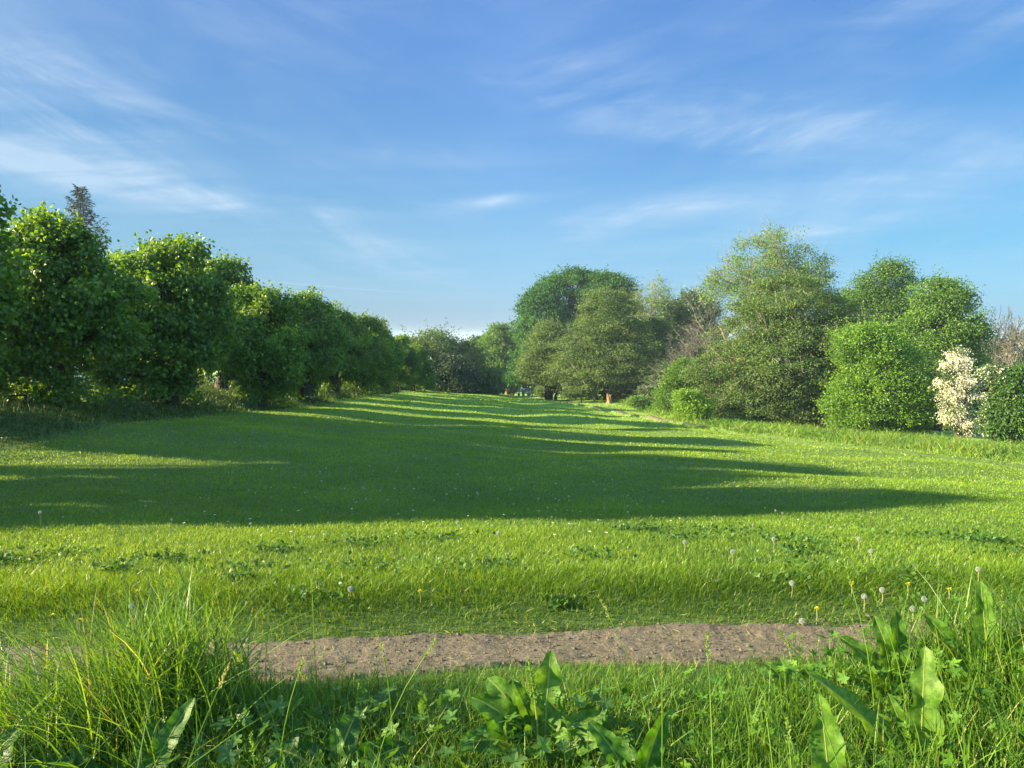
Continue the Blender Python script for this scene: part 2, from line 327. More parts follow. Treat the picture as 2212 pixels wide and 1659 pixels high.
ribbon('road', [(-30, -10), (-30, 60), (-24, 160)], 7.0, .08, M['asphalt'])
# low wooded hills on the horizon
xs = np.linspace(-5500, 5500, 300); hz = 1.6 - 62 + 46 + 26 * (np.sin(xs / 900) * .5 + np.sin(xs / 370 + 1) * .25 + np.sin(xs / 130) * .1)
V = np.concatenate([np.stack([xs, np.full(300, 5600.), np.full(300, -64.)], 1), np.stack([xs, np.full(300, 5850.), hz], 1), np.stack([xs, np.full(300, 6250.), np.full(300, -64.)], 1)])
i = np.arange(299); Q = np.concatenate([np.stack([i + k, i + 1 + k, i + 301 + k, i + 300 + k], 1) for k in (0, 300)])
tag(link('hills', mesh('hills', V, [Q], smooth=True), M['hill']), kind='structure')
HAZE = .00032
# ------------------------------------------------------------------ trees
def leaves(P, N, Dv, size, asp=.62, fold=.18):
    """folded four-point leaves: two triangles each"""
    n = len(P); Dv = nrm(Dv); N = nrm(N - Dv * (N * Dv).sum(1, keepdims=True)); W = np.cross(Dv, N); s = np.asarray(size)[:, None]
    V = np.stack([P, P + Dv * s * .45 + W * s * asp * .5 + N * s * fold, P + Dv * s, P + Dv * s * .45 - W * s * asp * .5 + N * s * fold], 1).reshape(-1, 3)
    o = (np.arange(n) * 4)[:, None]
    return V, [np.concatenate([o + np.array([[0, 1, 2]]), o + np.array([[0, 2, 3]])])]
def unit(r, n): return nrm(r.normal(size=(n, 3)))
def crown_pts(r, lobes, nsub, subr, ncl, nleaf, clr, fill=.12, flat=.6, tsd=.14, plate=.8):
    """leaf positions, outward directions and clump tone for a lumpy crown made of ellipsoid lobes (n,6)"""
    L = np.array(lobes, float); c, rad = L[:, :3], L[:, 3:]
    wt = (rad[:, 0] * rad[:, 2]); wt /= wt.sum()
    k = r.choice(len(L), nsub * 4, p=wt); u = unit(r, nsub * 4); u[:, 2] = np.where(u[:, 2] < -.9, -u[:, 2], u[:, 2]); u = nrm(u)
    rr = np.where(r.random(nsub * 4) < fill, r.uniform(.1, .6, nsub * 4), r.uniform(.7, 1.0, nsub * 4) + (r.random(nsub * 4) < .18) * r.uniform(0, .16, nsub * 4))
    S_ = c[k] + u * rad[k] * rr[:, None]
    ins = (np.linalg.norm((S_[:, None] - c[None]) / rad[None], axis=2)); ins[np.arange(len(k)), k] = 9
    ok = (ins.min(1) > .72) | (r.random(len(k)) < .12); S_ = S_[ok][:nsub]; u = u[ok][:nsub]; ns = len(S_)
    sr = subr * r.uniform(.45, 1.5, ns); tone = r.normal(0, tsd, ns)
    n2 = ns * ncl; j = np.repeat(np.arange(ns), ncl)
    v = nrm(unit(r, n2) + u[j] * .55 + np.array([0, 0, .35])); C = S_[j] + v * (sr[j] * r.uniform(.55, 1.12, n2))[:, None] * np.array([1, 1, plate])
    n3 = n2 * nleaf; q = np.repeat(np.arange(n2), nleaf)
    Pp = C[q] + r.normal(size=(n3, 3)) * clr * np.array([1, 1, flat])
    out = nrm(Pp - S_[j[q]] + 1e-6) * .6 + u[j[q]] * .4
    return Pp, nrm(out), tone[j[q]], S_, sr, C
def crown_mesh(name, r, lobes, nsub, subr, ncl, nleaf, clr, size, up=.15, droop=.35, asp=.62, flat=.6, fill=.12, base=(0, 0, 0), rlo=0., rhi=1., tsd=.14, plate=.8, shoots=0, shoot_len=.8, fold=.18):
    P, O, tone, S_, sr, C = crown_pts(r, lobes, nsub, subr, ncl, nleaf, clr, fill, flat, tsd, plate)
    k = P[:, 2] > base[2] + .05; P, O, tone = P[k], O[k], tone[k]
    if shoots:                                      # leafy shoots standing out of the outline
        top = np.array(lobes)[:, :3].mean(0)
        k = r.integers(0, len(C), shoots); d = nrm(nrm(C[k] - top) * .7 + np.array([0, 0, .7]) + r.normal(size=(shoots, 3)) * .3)
        m_ = 12; tt = np.tile(np.linspace(0, 1, m_), shoots); kk = np.repeat(np.arange(shoots), m_); ln = r.uniform(.4, 1., shoots)[kk] * shoot_len
        P2 = C[k][kk] + d[kk] * (tt * ln)[:, None] + r.normal(size=(len(kk), 3)) * size * .35
        P = np.concatenate([P, P2]); O = np.concatenate([O, unit(r, len(kk))]); tone = np.concatenate([tone, np.full(len(kk), .12)])
    n = len(P)
    N = O * .75 + np.array([0, 0, up]) + r.normal(size=(n, 3)) * .42
    Dv = O * .6 + np.array([0, 0, -droop]) + r.normal(size=(n, 3)) * .55
    V, Fs = leaves(P - np.array(base), N, Dv, size * r.uniform(.65, 1.25, n), asp, fold)
    rn = np.clip(rlo + (rhi - rlo) * (r.beta(2.2, 2.2, n) + tone), 0, 1)
    return mesh(name, V, Fs, np.repeat(rn, 4)), S_, C
def trunk_mesh(name, r, h, rad, S_, C, base=(0, 0, 0), lean=(0, 0), nl=None, twigs=0, twl=.8, k=7, stems=1, low=.35, spread=0.):
    b = np.array(base, float); parts = []; S_ = S_ - b; C = C - b
    for s in range(stems):
        a = r.uniform(0, 6.28); off = np.array([math.cos(a), math.sin(a), 0]) * spread * (s > 0)
        tz = np.linspace(-.3, h, 9); wv = np.cumsum(r.normal(0, .02 * h, (9, 2)), 0) * .6
        ln = np.array(lean) if s == 0 else np.array(lean) + off[:2] * 2.
        pts = np.stack([wv[:, 0] + off[0] + ln[0] * np.maximum(tz, 0) / h, wv[:, 1] + off[1] + ln[1] * np.maximum(tz, 0) / h, tz], 1)
        rr = rad * (1 if s == 0 else .7) * (1 - .72 * np.clip(tz / h, 0, 1)); rr[0] = rr[1] = rr[1] * 1.3
        parts.append((*tube(pts, rr, k), .5))
        if s == 0: main = pts
    nl = nl or min(len(S_), 26)
    sel = r.permutation(len(S_))[:nl]; As, Bs, ra, rb = [], [], [], []
    for q in sel:
        e = S_[q]; t0 = r.uniform(low, .9) * h; t0 = min(t0, max(.2 * h, e[2] * .8)); st = np.array([np.interp(t0, main[:, 2], main[:, 0]), np.interp(t0, main[:, 2], main[:, 1]), t0])
        p1 = st + (e - st) * .4 + np.array([0, 0, .12 * np.linalg.norm(e - st)]) + r.normal(size=3) * .04 * h; p2 = st + (e - st) * .75 + np.array([0, 0, .08 * np.linalg.norm(e - st)])
        w0 = rad * r.uniform(.25, .42)
        for A_, B_, x, y in ((st, p1, w0, w0 * .7), (p1, p2, w0 * .7, w0 * .42), (p2, e, w0 * .42, w0 * .15)): As.append(A_); Bs.append(B_); ra.append(x); rb.append(y)
    V, Fs = segs(As, Bs, np.array(ra), np.array(rb), 5); parts.append((V, Fs, .5))
    if twigs:
        q = r.integers(0, len(C), twigs); A_ = C[q]; d = nrm(unit(r, twigs) + np.array([0, 0, .5])); l = twl * r.uniform(.4, 1.2, twigs)
        mid = A_ + d * (l * .5)[:, None] + r.normal(size=(twigs, 3)) * .08 * twl; end = mid + nrm(d + r.normal(size=(twigs, 3)) * .5) * (l * .5)[:, None]
        e2 = mid + nrm(d + r.normal(size=(twigs, 3)) * .8) * (l * .4)[:, None]
        tr_ = rad * .045
        for a_, b_, x, y in ((A_ - d * (l * .3)[:, None], mid, tr_ * 1.6, tr_), (mid, end, tr_, tr_ * .4), (mid, e2, tr_ * .8, tr_ * .3)):
            V, Fs = segs(a_, b_, x, y, 3); parts.append((V, Fs, .5))
    V, Fs, rn = join(parts); return mesh(name, V, Fs, rn, smooth=True)
def tree(name, label, cat, d, bx, lobes, mat, seed, nsub, subr, ncl, nleaf, clr, size, bark='bark', trad=.25, th=None, group=None, y_off=0., twigs=0, twl=.8, stems=1, spread=0, nl=None, dz=1., lump=None, **kw):
    kw.setdefault('plate', .5); kw.setdefault('shoots', int(nsub * .4)); kw.setdefault('shoot_len', subr * 1.5)
    lump = lump or subr * 2.1
    # a tree standing at distance d; lobes are outline ellipses (column, row, rx, ry[, depth shift]) seen from the lawn
    r = np.random.default_rng(seed); u = d / F * .46293
    x0, y0 = at(bx, d), d + y_off; z0 = float(T(x0, y0)) - .05
    L = []
    for q in lobes:
        dd = d + (q[4] if len(q) > 4 else 0); uu = dd / F * .46293
        L.append((at(q[0], dd), dd + y_off, zat(q[1], dd), q[2] * uu, min(q[2] * uu * .9, 7) * dz, q[3] * uu))
    for q in list(L):                               # boughs bulging out of the main masses
        if q[3] > lump * 2.2:
            for _ in range(int(3 + 2.2 * q[3] / lump)):
                v_ = nrm(r.normal(size=3)); v_[1] = -abs(v_[1]) if r.random() < .7 else v_[1]; s_ = lump * r.uniform(.45, 1.5)
                p_ = np.array(q[:3]) + v_ * (np.array(q[3:]) * .98 - s_ * .55); L.append((*p_, s_, s_, s_ * .8))
    n0_ = sum(1 for _ in lobes); L = [(*q[:3], *(np.array(q[3:]) * .93)) if i_ < n0_ else q for i_, q in enumerate(L)]
    me, S_, C = crown_mesh(name + '_crown', r, L, nsub, subr, ncl, nleaf, clr, size, base=(x0, y0, z0), **kw)
    h = th or (max(l[2] + l[5] * .3 for l in L) - z0) * .8
    e = empty(name, (x0, y0, z0), label, cat, group)
    link('trunk', trunk_mesh(name + '_trunk', r, h, trad, S_, C, (x0, y0, z0), stems=stems, spread=spread, twigs=twigs, twl=twl, nl=nl), M[bark], e)
    link('crown', me, M[mat], e); return e

# --- left row of limes: three built, the others copies of them
def lime(seed, burr, high=False):
    r = np.random.default_rng(seed)
    if high: L = [(0, 0, 3.8, 1.7, 1.7, 1.6), (.2, -.1, 4.5, 1.25, 1.25, 1.0), (-.6, .3, 3.4, 1.5, 1.5, 1.2), (.5, -.4, 3.0, 1.4, 1.4, .9)]
    else: L = [(0, 0, 3.1, 1.7, 1.7, 2.0), (r.uniform(-.3, .3), -.1, 4.25, 1.05, 1.05, 1.15), (-.55, .3, 3.7, 1.15, 1.15, 1.1), (0, .1, 1.95, 1.6, 1.6, 1.05), (.6, .4, 2.9, 1.25, 1.25, 1.2), (-.6, -.6, 2.5, 1.2, 1.2, 1.2)]
    if burr: L[3] = (.1, .1, 2.7, 1.55, 1.55, .8); L[5] = (-.6, -.6, 2.85, 1.2, 1.2, 1.1); L += [(-.7, -1.25, .75, .95, .95, .8), (-.9, -1.0, 1.7, .85, .85, .8), (.1, -.1, .5, .5, .5, .5)]
    e = empty('lime_tree', (0, 0, 0))
    me, S_, C = crown_mesh('lime_crown', r, L, 155, .5, 14, 19, .14, .125, up=.05, droop=.75, asp=.85, flat=.8, fill=.16, shoots=190, shoot_len=.65, fold=.12)
    link('trunk', trunk_mesh('lime_trunk', r, 4.6, .24, S_, C, low=.3, nl=40), M['bark'], e); link('crown', me, M['lime'], e)
    return e
LG = 'row of lime trees along the left edge of the lawn'
limes = [lime(11, True), lime(12, False), lime(13, True), lime(14, False, True)]
row = [(8.2, -12.0, 1, 2.9, 1.06, 'lime just outside the left edge, throwing the nearest long shadow'),
       (14.7, -12.2, 1, 0.4, 1.02, 'lime cut off by the left edge of the frame, nearest of the row'),
       (20.2, -12.1, 0, 0, .92, 'large lime with the spruce top behind it and bright leaves down to the grass'),
       (25.6, -11.6, 2, .1, 1.03, 'lime with leafy shoots at its foot, right of the silver car'),
       (32, -10.8, 2, 3.6, .95, 'lower lime tucked against the right side of the third tall dome'),
       (39, -15.0, 1, 2.0, 1.22, 'third tall dome of the row, a lime with a bare reddish trunk below'),
       (41, -11.3, 0, 4.4, 1.05, 'lime just beyond the low one beside the third dome'),
       (50, -11.9, 0, 5.0, 1.08, 'lime with a low rounded top before the middle of the row'),
       (57.5, -11.4, 2, 4.2, 1.12, 'lime with a small pointed dome, in the middle of the receding row'),
       (66, -11.8, 0, .9, 1.08, 'lime just beyond the pointed dome of the receding row'),
       (76, -11.6, 1, 2.9, 1.02, 'lime near the far end of the row'),
       (87, -11.6, 2, 2.2, 1.0, 'last lime of the row, beside the hazy thorn tree'),
       (15.6, -17.5, 3, 0, 1.05, 'high-crowned lime of the rear row, outside the left edge'),
       (21.8, -17.8, 3, 1.5, .8, 'high-crowned lime of the rear row, seen behind the large lime'),
       (29.2, -18.2, 3, 3.1, 1.0, 'high-crowned lime of the rear row, behind the lime beside the silver car'),
       (47, -16, 3, 4.1, 1.0, 'high-crowned lime of the rear row, beyond the third tall dome'),
       (55, -16, 3, 2.1, 1.0, 'high-crowned lime of the rear row, behind its middle'), (63, -16, 3, 5.1, 1.0, 'high-crowned lime of the rear row, past its middle'), (71.5, -15.5, 3, 1.1, 1., 'last but one high-crowned lime of the rear row'), (81.5, -15, 3, 3.3, 1.05, 'farthest high-crowned lime of the rear row')]
used = set()
for y, x, k, rz, s, lab in row:
    z = float(T(x, y)) - .05
    if k not in used:
        e = limes[k]; used.add(k); e.location = (x, y, z); e.rotation_euler = (0, 0, rz); e.scale = (s,) * 3; tag(e, lab, 'tree', LG)
    else: copy_tree(limes[k], (x, y, z), rz, s, lab, LG)['category'] = 'tree'

# --- spruce behind the left row
def spruce(d, bx, top, w, label):
    r = np.random.default_rng(21); x0 = at(bx, d); z0 = float(T(x0, d)); H = zat(top, d) - z0; e = empty('spruce_tree', (x0, d, z0), label, 'tree')
    A_, B_, P, Dn = [], [], [], []
    for i in range(250):
        t_ = (i / 250) ** .8; z = H * (.25 + .745 * t_); ln = w * (1 - t_) ** .8 * r.uniform(.45, 1.15) + .15; a = i * 2.4 + r.normal() * .3
        d_ = np.array([math.cos(a), math.sin(a), .0]); n = 9; tt = np.linspace(0, 1, n)[:, None]
        pts = np.array([0, 0, z]) + d_ * ln * tt + np.array([0, 0, 1]) * (tt * .12 * ln - .3 * ln * np.sin(tt * 2.4) + .3 * ln * tt ** 2)
        A_.append(pts[:-1]); B_.append(pts[1:]); m_ = int(6 + 44 * ln / w); q = r.uniform(.15, 1.05, m_)
        pp = np.stack([np.interp(q, tt[:, 0], pts[:, c]) for c in range(3)], 1); side = np.array([-d_[1], d_[0], 0]) * r.choice([-1, 1], m_)[:, None]
        dv = nrm(side * r.uniform(.2, .9, m_)[:, None] + d_ * .6 + np.array([0, 0, -.25]) + r.normal(size=(m_, 3)) * .35)
        P.append(pp + dv * .02); Dn.append(dv)
    P = np.concatenate(P); Dn = np.concatenate(Dn); n = len(P)
    V, Fs = leaves(P, unit(r, n) + np.array([0, 0, .5]), Dn, r.uniform(.18, .42, n), .24, .1)
    A_ = np.concatenate(A_); B_ = np.concatenate(B_); V2, F2 = segs(A_, B_, .022, .014, 3); V1, F1 = tube([(0, 0, -.3), (0, 0, H * .5), (0, 0, H * .98)], [.22, .12, .015], 7)
    V3, F3, _ = join([(V1, F1), (V2, F2)]); link('trunk', mesh('spruce_trunk', V3, F3), M['brownbark'], e)
    link('crown', mesh('spruce_crown', V, Fs, np.repeat(r.beta(2, 2, n), 4)), M['needle'], e)
spruce(58, 188, 400, 4.0, 'dull grey-brown spruce top poking up behind the large lime on the left')

r0 = np.random.default_rng(29); z0 = float(T(-30, 8)); L0 = [(-29.2, 8.6, z0 + 9.7, 1.4, 1.5, 1.0), (-29, 9.1, z0 + 10.2, 1.1, 1.3, .85)]  # unseen tree, its high crown shaped to throw shade on the mid lawn
e0 = empty('added_shade_tree', (-30, 8, z0), 'unseen tree added outside the left edge to shade the middle of the lawn', 'tree')
m0, S0, C0_ = crown_mesh('tall_crown', r0, L0, 80, .4, 10, 14, .25, .24, base=(-30, 8, z0)); link('trunk', trunk_mesh('tall_trunk', r0, 9.5, .3, S0, C0_, (-30, 8, z0), low=.7), M['bark'], e0); link('crown', m0, M['mid'], e0)
BG = 'background trees beyond the lime row on the left'
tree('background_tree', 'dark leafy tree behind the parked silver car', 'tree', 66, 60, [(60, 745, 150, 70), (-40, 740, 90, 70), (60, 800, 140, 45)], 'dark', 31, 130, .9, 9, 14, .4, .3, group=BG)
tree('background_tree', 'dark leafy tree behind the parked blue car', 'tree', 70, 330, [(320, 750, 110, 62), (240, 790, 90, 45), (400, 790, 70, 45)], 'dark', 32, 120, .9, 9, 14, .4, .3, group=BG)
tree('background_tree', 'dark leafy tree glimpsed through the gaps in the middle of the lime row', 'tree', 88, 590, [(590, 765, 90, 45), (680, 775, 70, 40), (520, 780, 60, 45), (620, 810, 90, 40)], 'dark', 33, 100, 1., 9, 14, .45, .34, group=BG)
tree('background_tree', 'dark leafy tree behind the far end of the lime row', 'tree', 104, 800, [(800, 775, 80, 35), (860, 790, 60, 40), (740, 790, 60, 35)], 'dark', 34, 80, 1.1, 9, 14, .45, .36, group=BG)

for k_, (yy_, xx_, lab_) in enumerate([(52, -19.2, 'dark bush behind the rear limes, right of the blue car'), (60, -19.4, 'second dark bush behind the rear limes beyond the cars'), (69, -18.8, 'third dark bush behind the rear limes beyond the cars'), (79, -18.5, 'fourth dark bush behind the rear limes beyond the cars'), (91, -18, 'farthest dark bush behind the end of the lime row')]):
    c_ = (512 + F * xx_ / yy_) / .46293; zb = 60 * 54 / yy_
    tree('hedge_bush', lab_, 'bush', yy_, c_, [(c_, 842 - 0.3 * (yy_ - 52), zb * 1.7, zb * .62), (c_ + zb, 848 - 0.3 * (yy_ - 52), zb, zb * .5)], 'dark', 340 + k_, 80, .45, 9, 13, .24, .2, trad=.08, group='low bushes behind the lime rows', rhi=.9)

# --- end of the field
CG = 'trees closing the far end of the lawn'
tree('thorn_tree', 'hazy grey-green tree with feathery sprigs on top, at the far end of the row', 'tree', 108, 945, [(938, 765, 50, 50), (985, 795, 48, 55), (900, 770, 25, 35), (1010, 780, 25, 40)], 'olive', 41, 150, 1.1, 9, 16, .45, .30, twigs=60, twl=2.2, group=CG, shoots=90, shoot_len=3.0, trad=.3)
tree('copper_tree', 'deep dark tree with foliage to the ground at the far end of the lime row', 'tree', 101, 985, [(975, 815, 36, 42), (998, 828, 30, 38), (950, 832, 26, 30)], 'copper', 42, 120, .9, 9, 16, .4, .30, group=CG)
tree('shade_bush', 'low dark green bush at the end of the lawn left of the bench', 'bush', 112, 1035, [(1040, 826, 32, 36), (1012, 838, 30, 28), (1066, 828, 18, 30)], 'mid', 43, 110, .8, 9, 16, .35, .28, group=CG)
tree('leaning_tree', 'bright green tree left of the big chestnut, with a domed crown', 'tree', 140, 1085, [(1082, 738, 30, 32), (1062, 775, 38, 42), (1090, 790, 34, 45), (1108, 750, 20, 30)], 'mid', 44, 150, 1.3, 9, 15, .5, .42, group=CG, rlo=.25, rhi=1.1)
tree('leaning_tree', 'duller green tree just left of the bright domed one at the end of the lawn', 'tree', 150, 1040, [(1036, 765, 28, 38), (1028, 800, 26, 35)], 'dark', 45, 90, 1.3, 9, 15, .5, .42, group=CG, rlo=.3, rhi=1.2)
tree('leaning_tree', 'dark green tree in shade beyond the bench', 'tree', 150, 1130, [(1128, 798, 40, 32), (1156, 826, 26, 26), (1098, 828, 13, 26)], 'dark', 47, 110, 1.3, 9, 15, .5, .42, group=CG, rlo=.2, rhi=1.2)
tree('chestnut_tree', 'huge domed dark green chestnut, tallest tree at the far end of the lawn', 'tree', 128, 1225, [(1248, 655, 92, 70, 4), (1178, 690, 50, 70), (1310, 640, 50, 48), (1330, 690, 34, 60), (1160, 755, 48, 60), (1225, 760, 90, 75), (1130, 785, 26, 50), (1290, 760, 70, 80)], 'chestnut', 46, 420, 1.7, 12, 22, .58, .40, trad=.7, fill=.08, rlo=.1, rhi=1.0, up=.1, droop=.6, group=CG)
WG = 'trees along the right edge of the lawn'
tree('whitebeam_tree', 'grey-green tree whose low left boughs hang over the bench', 'tree', 90, 1190, [(1190, 742, 44, 44), (1165, 790, 40, 40), (1210, 800, 60, 45), (1162, 800, 24, 22)], 'greygreen', 51, 280, .85, 10, 19, .34, .19, twigs=200, twl=1.6, stems=4, spread=.5, trad=.22, group=WG, flat=.45)
tree('whitebeam_tree', 'broad grey-green tree with a rounded top in front of the chestnut, above the orange stump', 'tree', 84, 1305, [(1312, 695, 62, 66), (1345, 745, 68, 60), (1265, 760, 68, 50), (1330, 800, 92, 44), (1240, 805, 62, 40), (1400, 790, 38, 48)], 'greygreen', 52, 430, 1.0, 11, 20, .34, .18, twigs=450, twl=1.8, stems=5, spread=.9, trad=.26, group=WG, flat=.45)
tree('sparse_tree', 'wispy half-bare tree against the sky right of the chestnut', 'tree', 102, 1405, [(1408, 640, 30, 44), (1420, 668, 36, 32), (1385, 665, 20, 36), (1405, 715, 46, 38)], 'pale', 53, 75, .9, 6, 11, .4, .26, twigs=500, twl=2.6, trad=.26, bark='palebark', group=WG, shoots=60, shoot_len=2.)
tree('shade_tree', 'dark green tree with a pale broken limb below the wispy one', 'tree', 88, 1410, [(1405, 735, 42, 40), (1432, 765, 32, 40), (1388, 790, 32, 40), (1428, 810, 36, 38)], 'olive', 54, 170, .85, 9, 15, .38, .26, twigs=140, twl=1.6, trad=.28, bark='palebark', group=WG, rhi=.75)
tree('cream_tree', 'dark green tree dusted with cream blossom at the top, left of the brown bare tree', 'tree', 104, 1492, [(1494, 675, 44, 42), (1468, 700, 28, 42), (1500, 720, 50, 50)], 'cream', 55, 150, 1.1, 9, 15, .45, .32, group=WG, twigs=60)
tree('shade_bush', 'dark green undergrowth below the brown bare tree', 'bush', 74, 1500, [(1478, 820, 60, 52), (1530, 800, 50, 50), (1440, 845, 50, 32)], 'dark', 56, 150, .75, 9, 15, .33, .26, group=WG, rhi=1.1)
tree('tall_ash_tree', 'tallest airy tree rising behind the big dome on the right', 'tree', 84, 1655, [(1655, 570, 84, 72), (1580, 610, 44, 58), (1728, 600, 56, 66), (1650, 640, 110, 50), (1552, 618, 26, 34), (1768, 640, 24, 50)], 'pale', 57, 190, 1.2, 10, 15, .48, .21, twigs=700, twl=2.4, stems=4, spread=.8, trad=.34, bark='palebark', group=WG, rhi=.8, shoots=160, shoot_len=1.4, fill=.2)
tree('thorn_tree', 'huge grey-green dome of foliage down to the ground, largest mass on the right', 'tree', 51, 1690, [(1700, 680, 96, 84), (1775, 730, 88, 90), (1630, 740, 84, 84), (1585, 820, 86, 78), (1700, 800, 150, 108), (1705, 745, 128, 78), (1550, 880, 62, 46), (1650, 885, 120, 44), (1806, 790, 84, 112), (1780, 890, 92, 38)], 'olive', 58, 860, .78, 12, 20, .25, .125, twigs=1100, twl=1.1, stems=5, spread=1.3, trad=.26, bark='palebark', group=WG, flat=.42, fill=.07, shoots=160, shoot_len=.5)
tree('young_sycamore', 'bright green bush with lime-coloured lower leaves left of the huge grey-green dome', 'bush', 57, 1475, [(1480, 820, 32, 40), (1462, 850, 38, 35), (1440, 870, 22, 24), (1494, 850, 22, 40)], 'mid', 59, 160, .5, 11, 18, .23, .145, group=WG, rlo=.2, rhi=1.15)
tree('young_maple', 'small vivid yellow-green maple at the foot of the huge dome', 'bush', 47.5, 1495, [(1497, 880, 24, 30), (1482, 868, 16, 22), (1512, 892, 15, 20)], 'bright', 60, 75, .38, 11, 17, .18, .12, trad=.08, group=WG, rlo=.35, rhi=1.1)
tree('maple_tree', 'rounded bright green tree with foliage to the ground, right of the huge dome', 'tree', 44, 1890, [(1872, 765, 62, 60), (1905, 850, 84, 62), (1850, 870, 56, 58), (1935, 890, 58, 46), (1900, 900, 94, 32), (1925, 790, 46, 50)], 'bright', 61, 400, .72, 12, 21, .23, .125, lump=1.5, trad=.2, stems=3, spread=.5, group=WG, rlo=-.1, rhi=.95, up=.1, shoots=260, shoot_len=.9)
tree('oak_tree', 'dull green tree whose top stands highest above the bright green bush', 'tree', 73, 1910, [(1915, 630, 50, 56), (1888, 680, 50, 56), (1935, 700, 54, 66), (1872, 740, 50, 50)], 'mid', 62, 240, 1.15, 11, 19, .38, .20, trad=.32, twigs=120, twl=1.7, group=WG, rlo=-.05, rhi=.85)
tree('hedge_tree', 'fresh green treetop in the notch right of the huge grey-green dome', 'tree', 80, 1838, [(1838, 680, 34, 50), (1865, 700, 30, 50)], 'mid', 63, 90, .85, 9, 14, .4, .28, group=WG, rlo=.2, rhi=1.1)
tree('lime_green_tree', 'tall rich green tree left of the white-flowering hawthorn', 'tree', 60, 2030, [(2022, 665, 38, 56), (2045, 700, 52, 60), (1995, 730, 44, 56), (2060, 745, 44, 52), (2020, 790, 62, 56), (1990, 850, 46, 60), (2095, 715, 20, 22)], 'mid', 64, 330, 1.15, 12, 19, .33, .18, lump=2.3, trad=.3, group=WG, rlo=.15, rhi=1.15, up=.1)
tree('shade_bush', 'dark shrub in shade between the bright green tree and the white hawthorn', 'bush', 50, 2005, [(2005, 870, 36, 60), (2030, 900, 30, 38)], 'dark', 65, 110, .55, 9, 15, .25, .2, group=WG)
HG = 'white-flowering hawthorns on the right'
tree('hawthorn_tree', 'hawthorn column smothered in white blossom', 'tree', 41, 2075, [(2064, 776, 17, 26), (2060, 822, 25, 40), (2078, 850, 26, 40), (2074, 900, 24, 44), (2096, 915, 14, 28), (2050, 870, 12, 20)], 'blossom', 66, 130, .36, 9, 17, .15, .10, trad=.14, group=HG, up=.1, droop=.8, tsd=.36, rlo=.06, shoots=50, shoot_len=.45, rhi=1.05)
tree('hawthorn_tree', 'second hawthorn, patches of white blossom showing left of the dark bush', 'tree', 36.6, 2145, [(2146, 806, 16, 14), (2160, 820, 18, 18), (2148, 872, 14, 22), (2132, 915, 13, 24), (2170, 850, 18, 24)], 'sparseblossom', 67, 70, .32, 9, 15, .15, .10, trad=.14, group=HG)
tree('dark_bush', 'big dark green bush cut off by the right edge of the frame', 'bush', 36, 2220, [(2212, 845, 44, 50), (2200, 895, 48, 50), (2245, 880, 60, 80), (2180, 928, 32, 28), (2290, 900, 60, 80)], 'mid', 68, 360, .42, 10, 15, .2, .14, trad=.2, group=WG, rlo=-.25, rhi=.75)
tree('distant_tree', 'dark distant trees under the bare twiggy tops at the right edge', 'tree', 112, 2165, [(2150, 775, 60, 34), (2200, 765, 50, 34), (2110, 800, 50, 40), (2260, 780, 60, 40), (2180, 840, 90, 55)], 'dark', 69, 190, 1.3, 9, 14, .5, .4, group=WG, rhi=1.1)
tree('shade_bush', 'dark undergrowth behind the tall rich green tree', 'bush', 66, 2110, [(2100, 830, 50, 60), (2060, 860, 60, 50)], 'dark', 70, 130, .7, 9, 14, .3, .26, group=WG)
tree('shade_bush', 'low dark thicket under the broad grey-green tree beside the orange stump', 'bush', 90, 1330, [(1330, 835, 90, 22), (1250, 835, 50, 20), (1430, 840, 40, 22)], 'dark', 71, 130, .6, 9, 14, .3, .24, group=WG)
tree('shade_bush', 'small leafy bush left of the orange stump', 'bush', 80, 1255, [(1262, 846, 24, 9), (1235, 850, 14, 7)], 'greygreen', 72, 46, .35, 8, 13, .18, .17, trad=.05, group=WG)
tree('shade_bush', 'small round bush between the bench and the grey-green trees', 'bush', 96, 1170, [(1182, 836, 16, 16), (1172, 845, 9, 9)], 'greygreen', 73, 60, .45, 8, 13, .22, .2, trad=.06, group=WG)
tree('shade_bush', 'small pale weed bush right of the orange stump', 'bush', 66, 1378, [(1375, 866, 14, 9), (1392, 872, 9, 6)], 'pale', 74, 30, .3, 8, 12, .15, .15, trad=.04, group=WG)

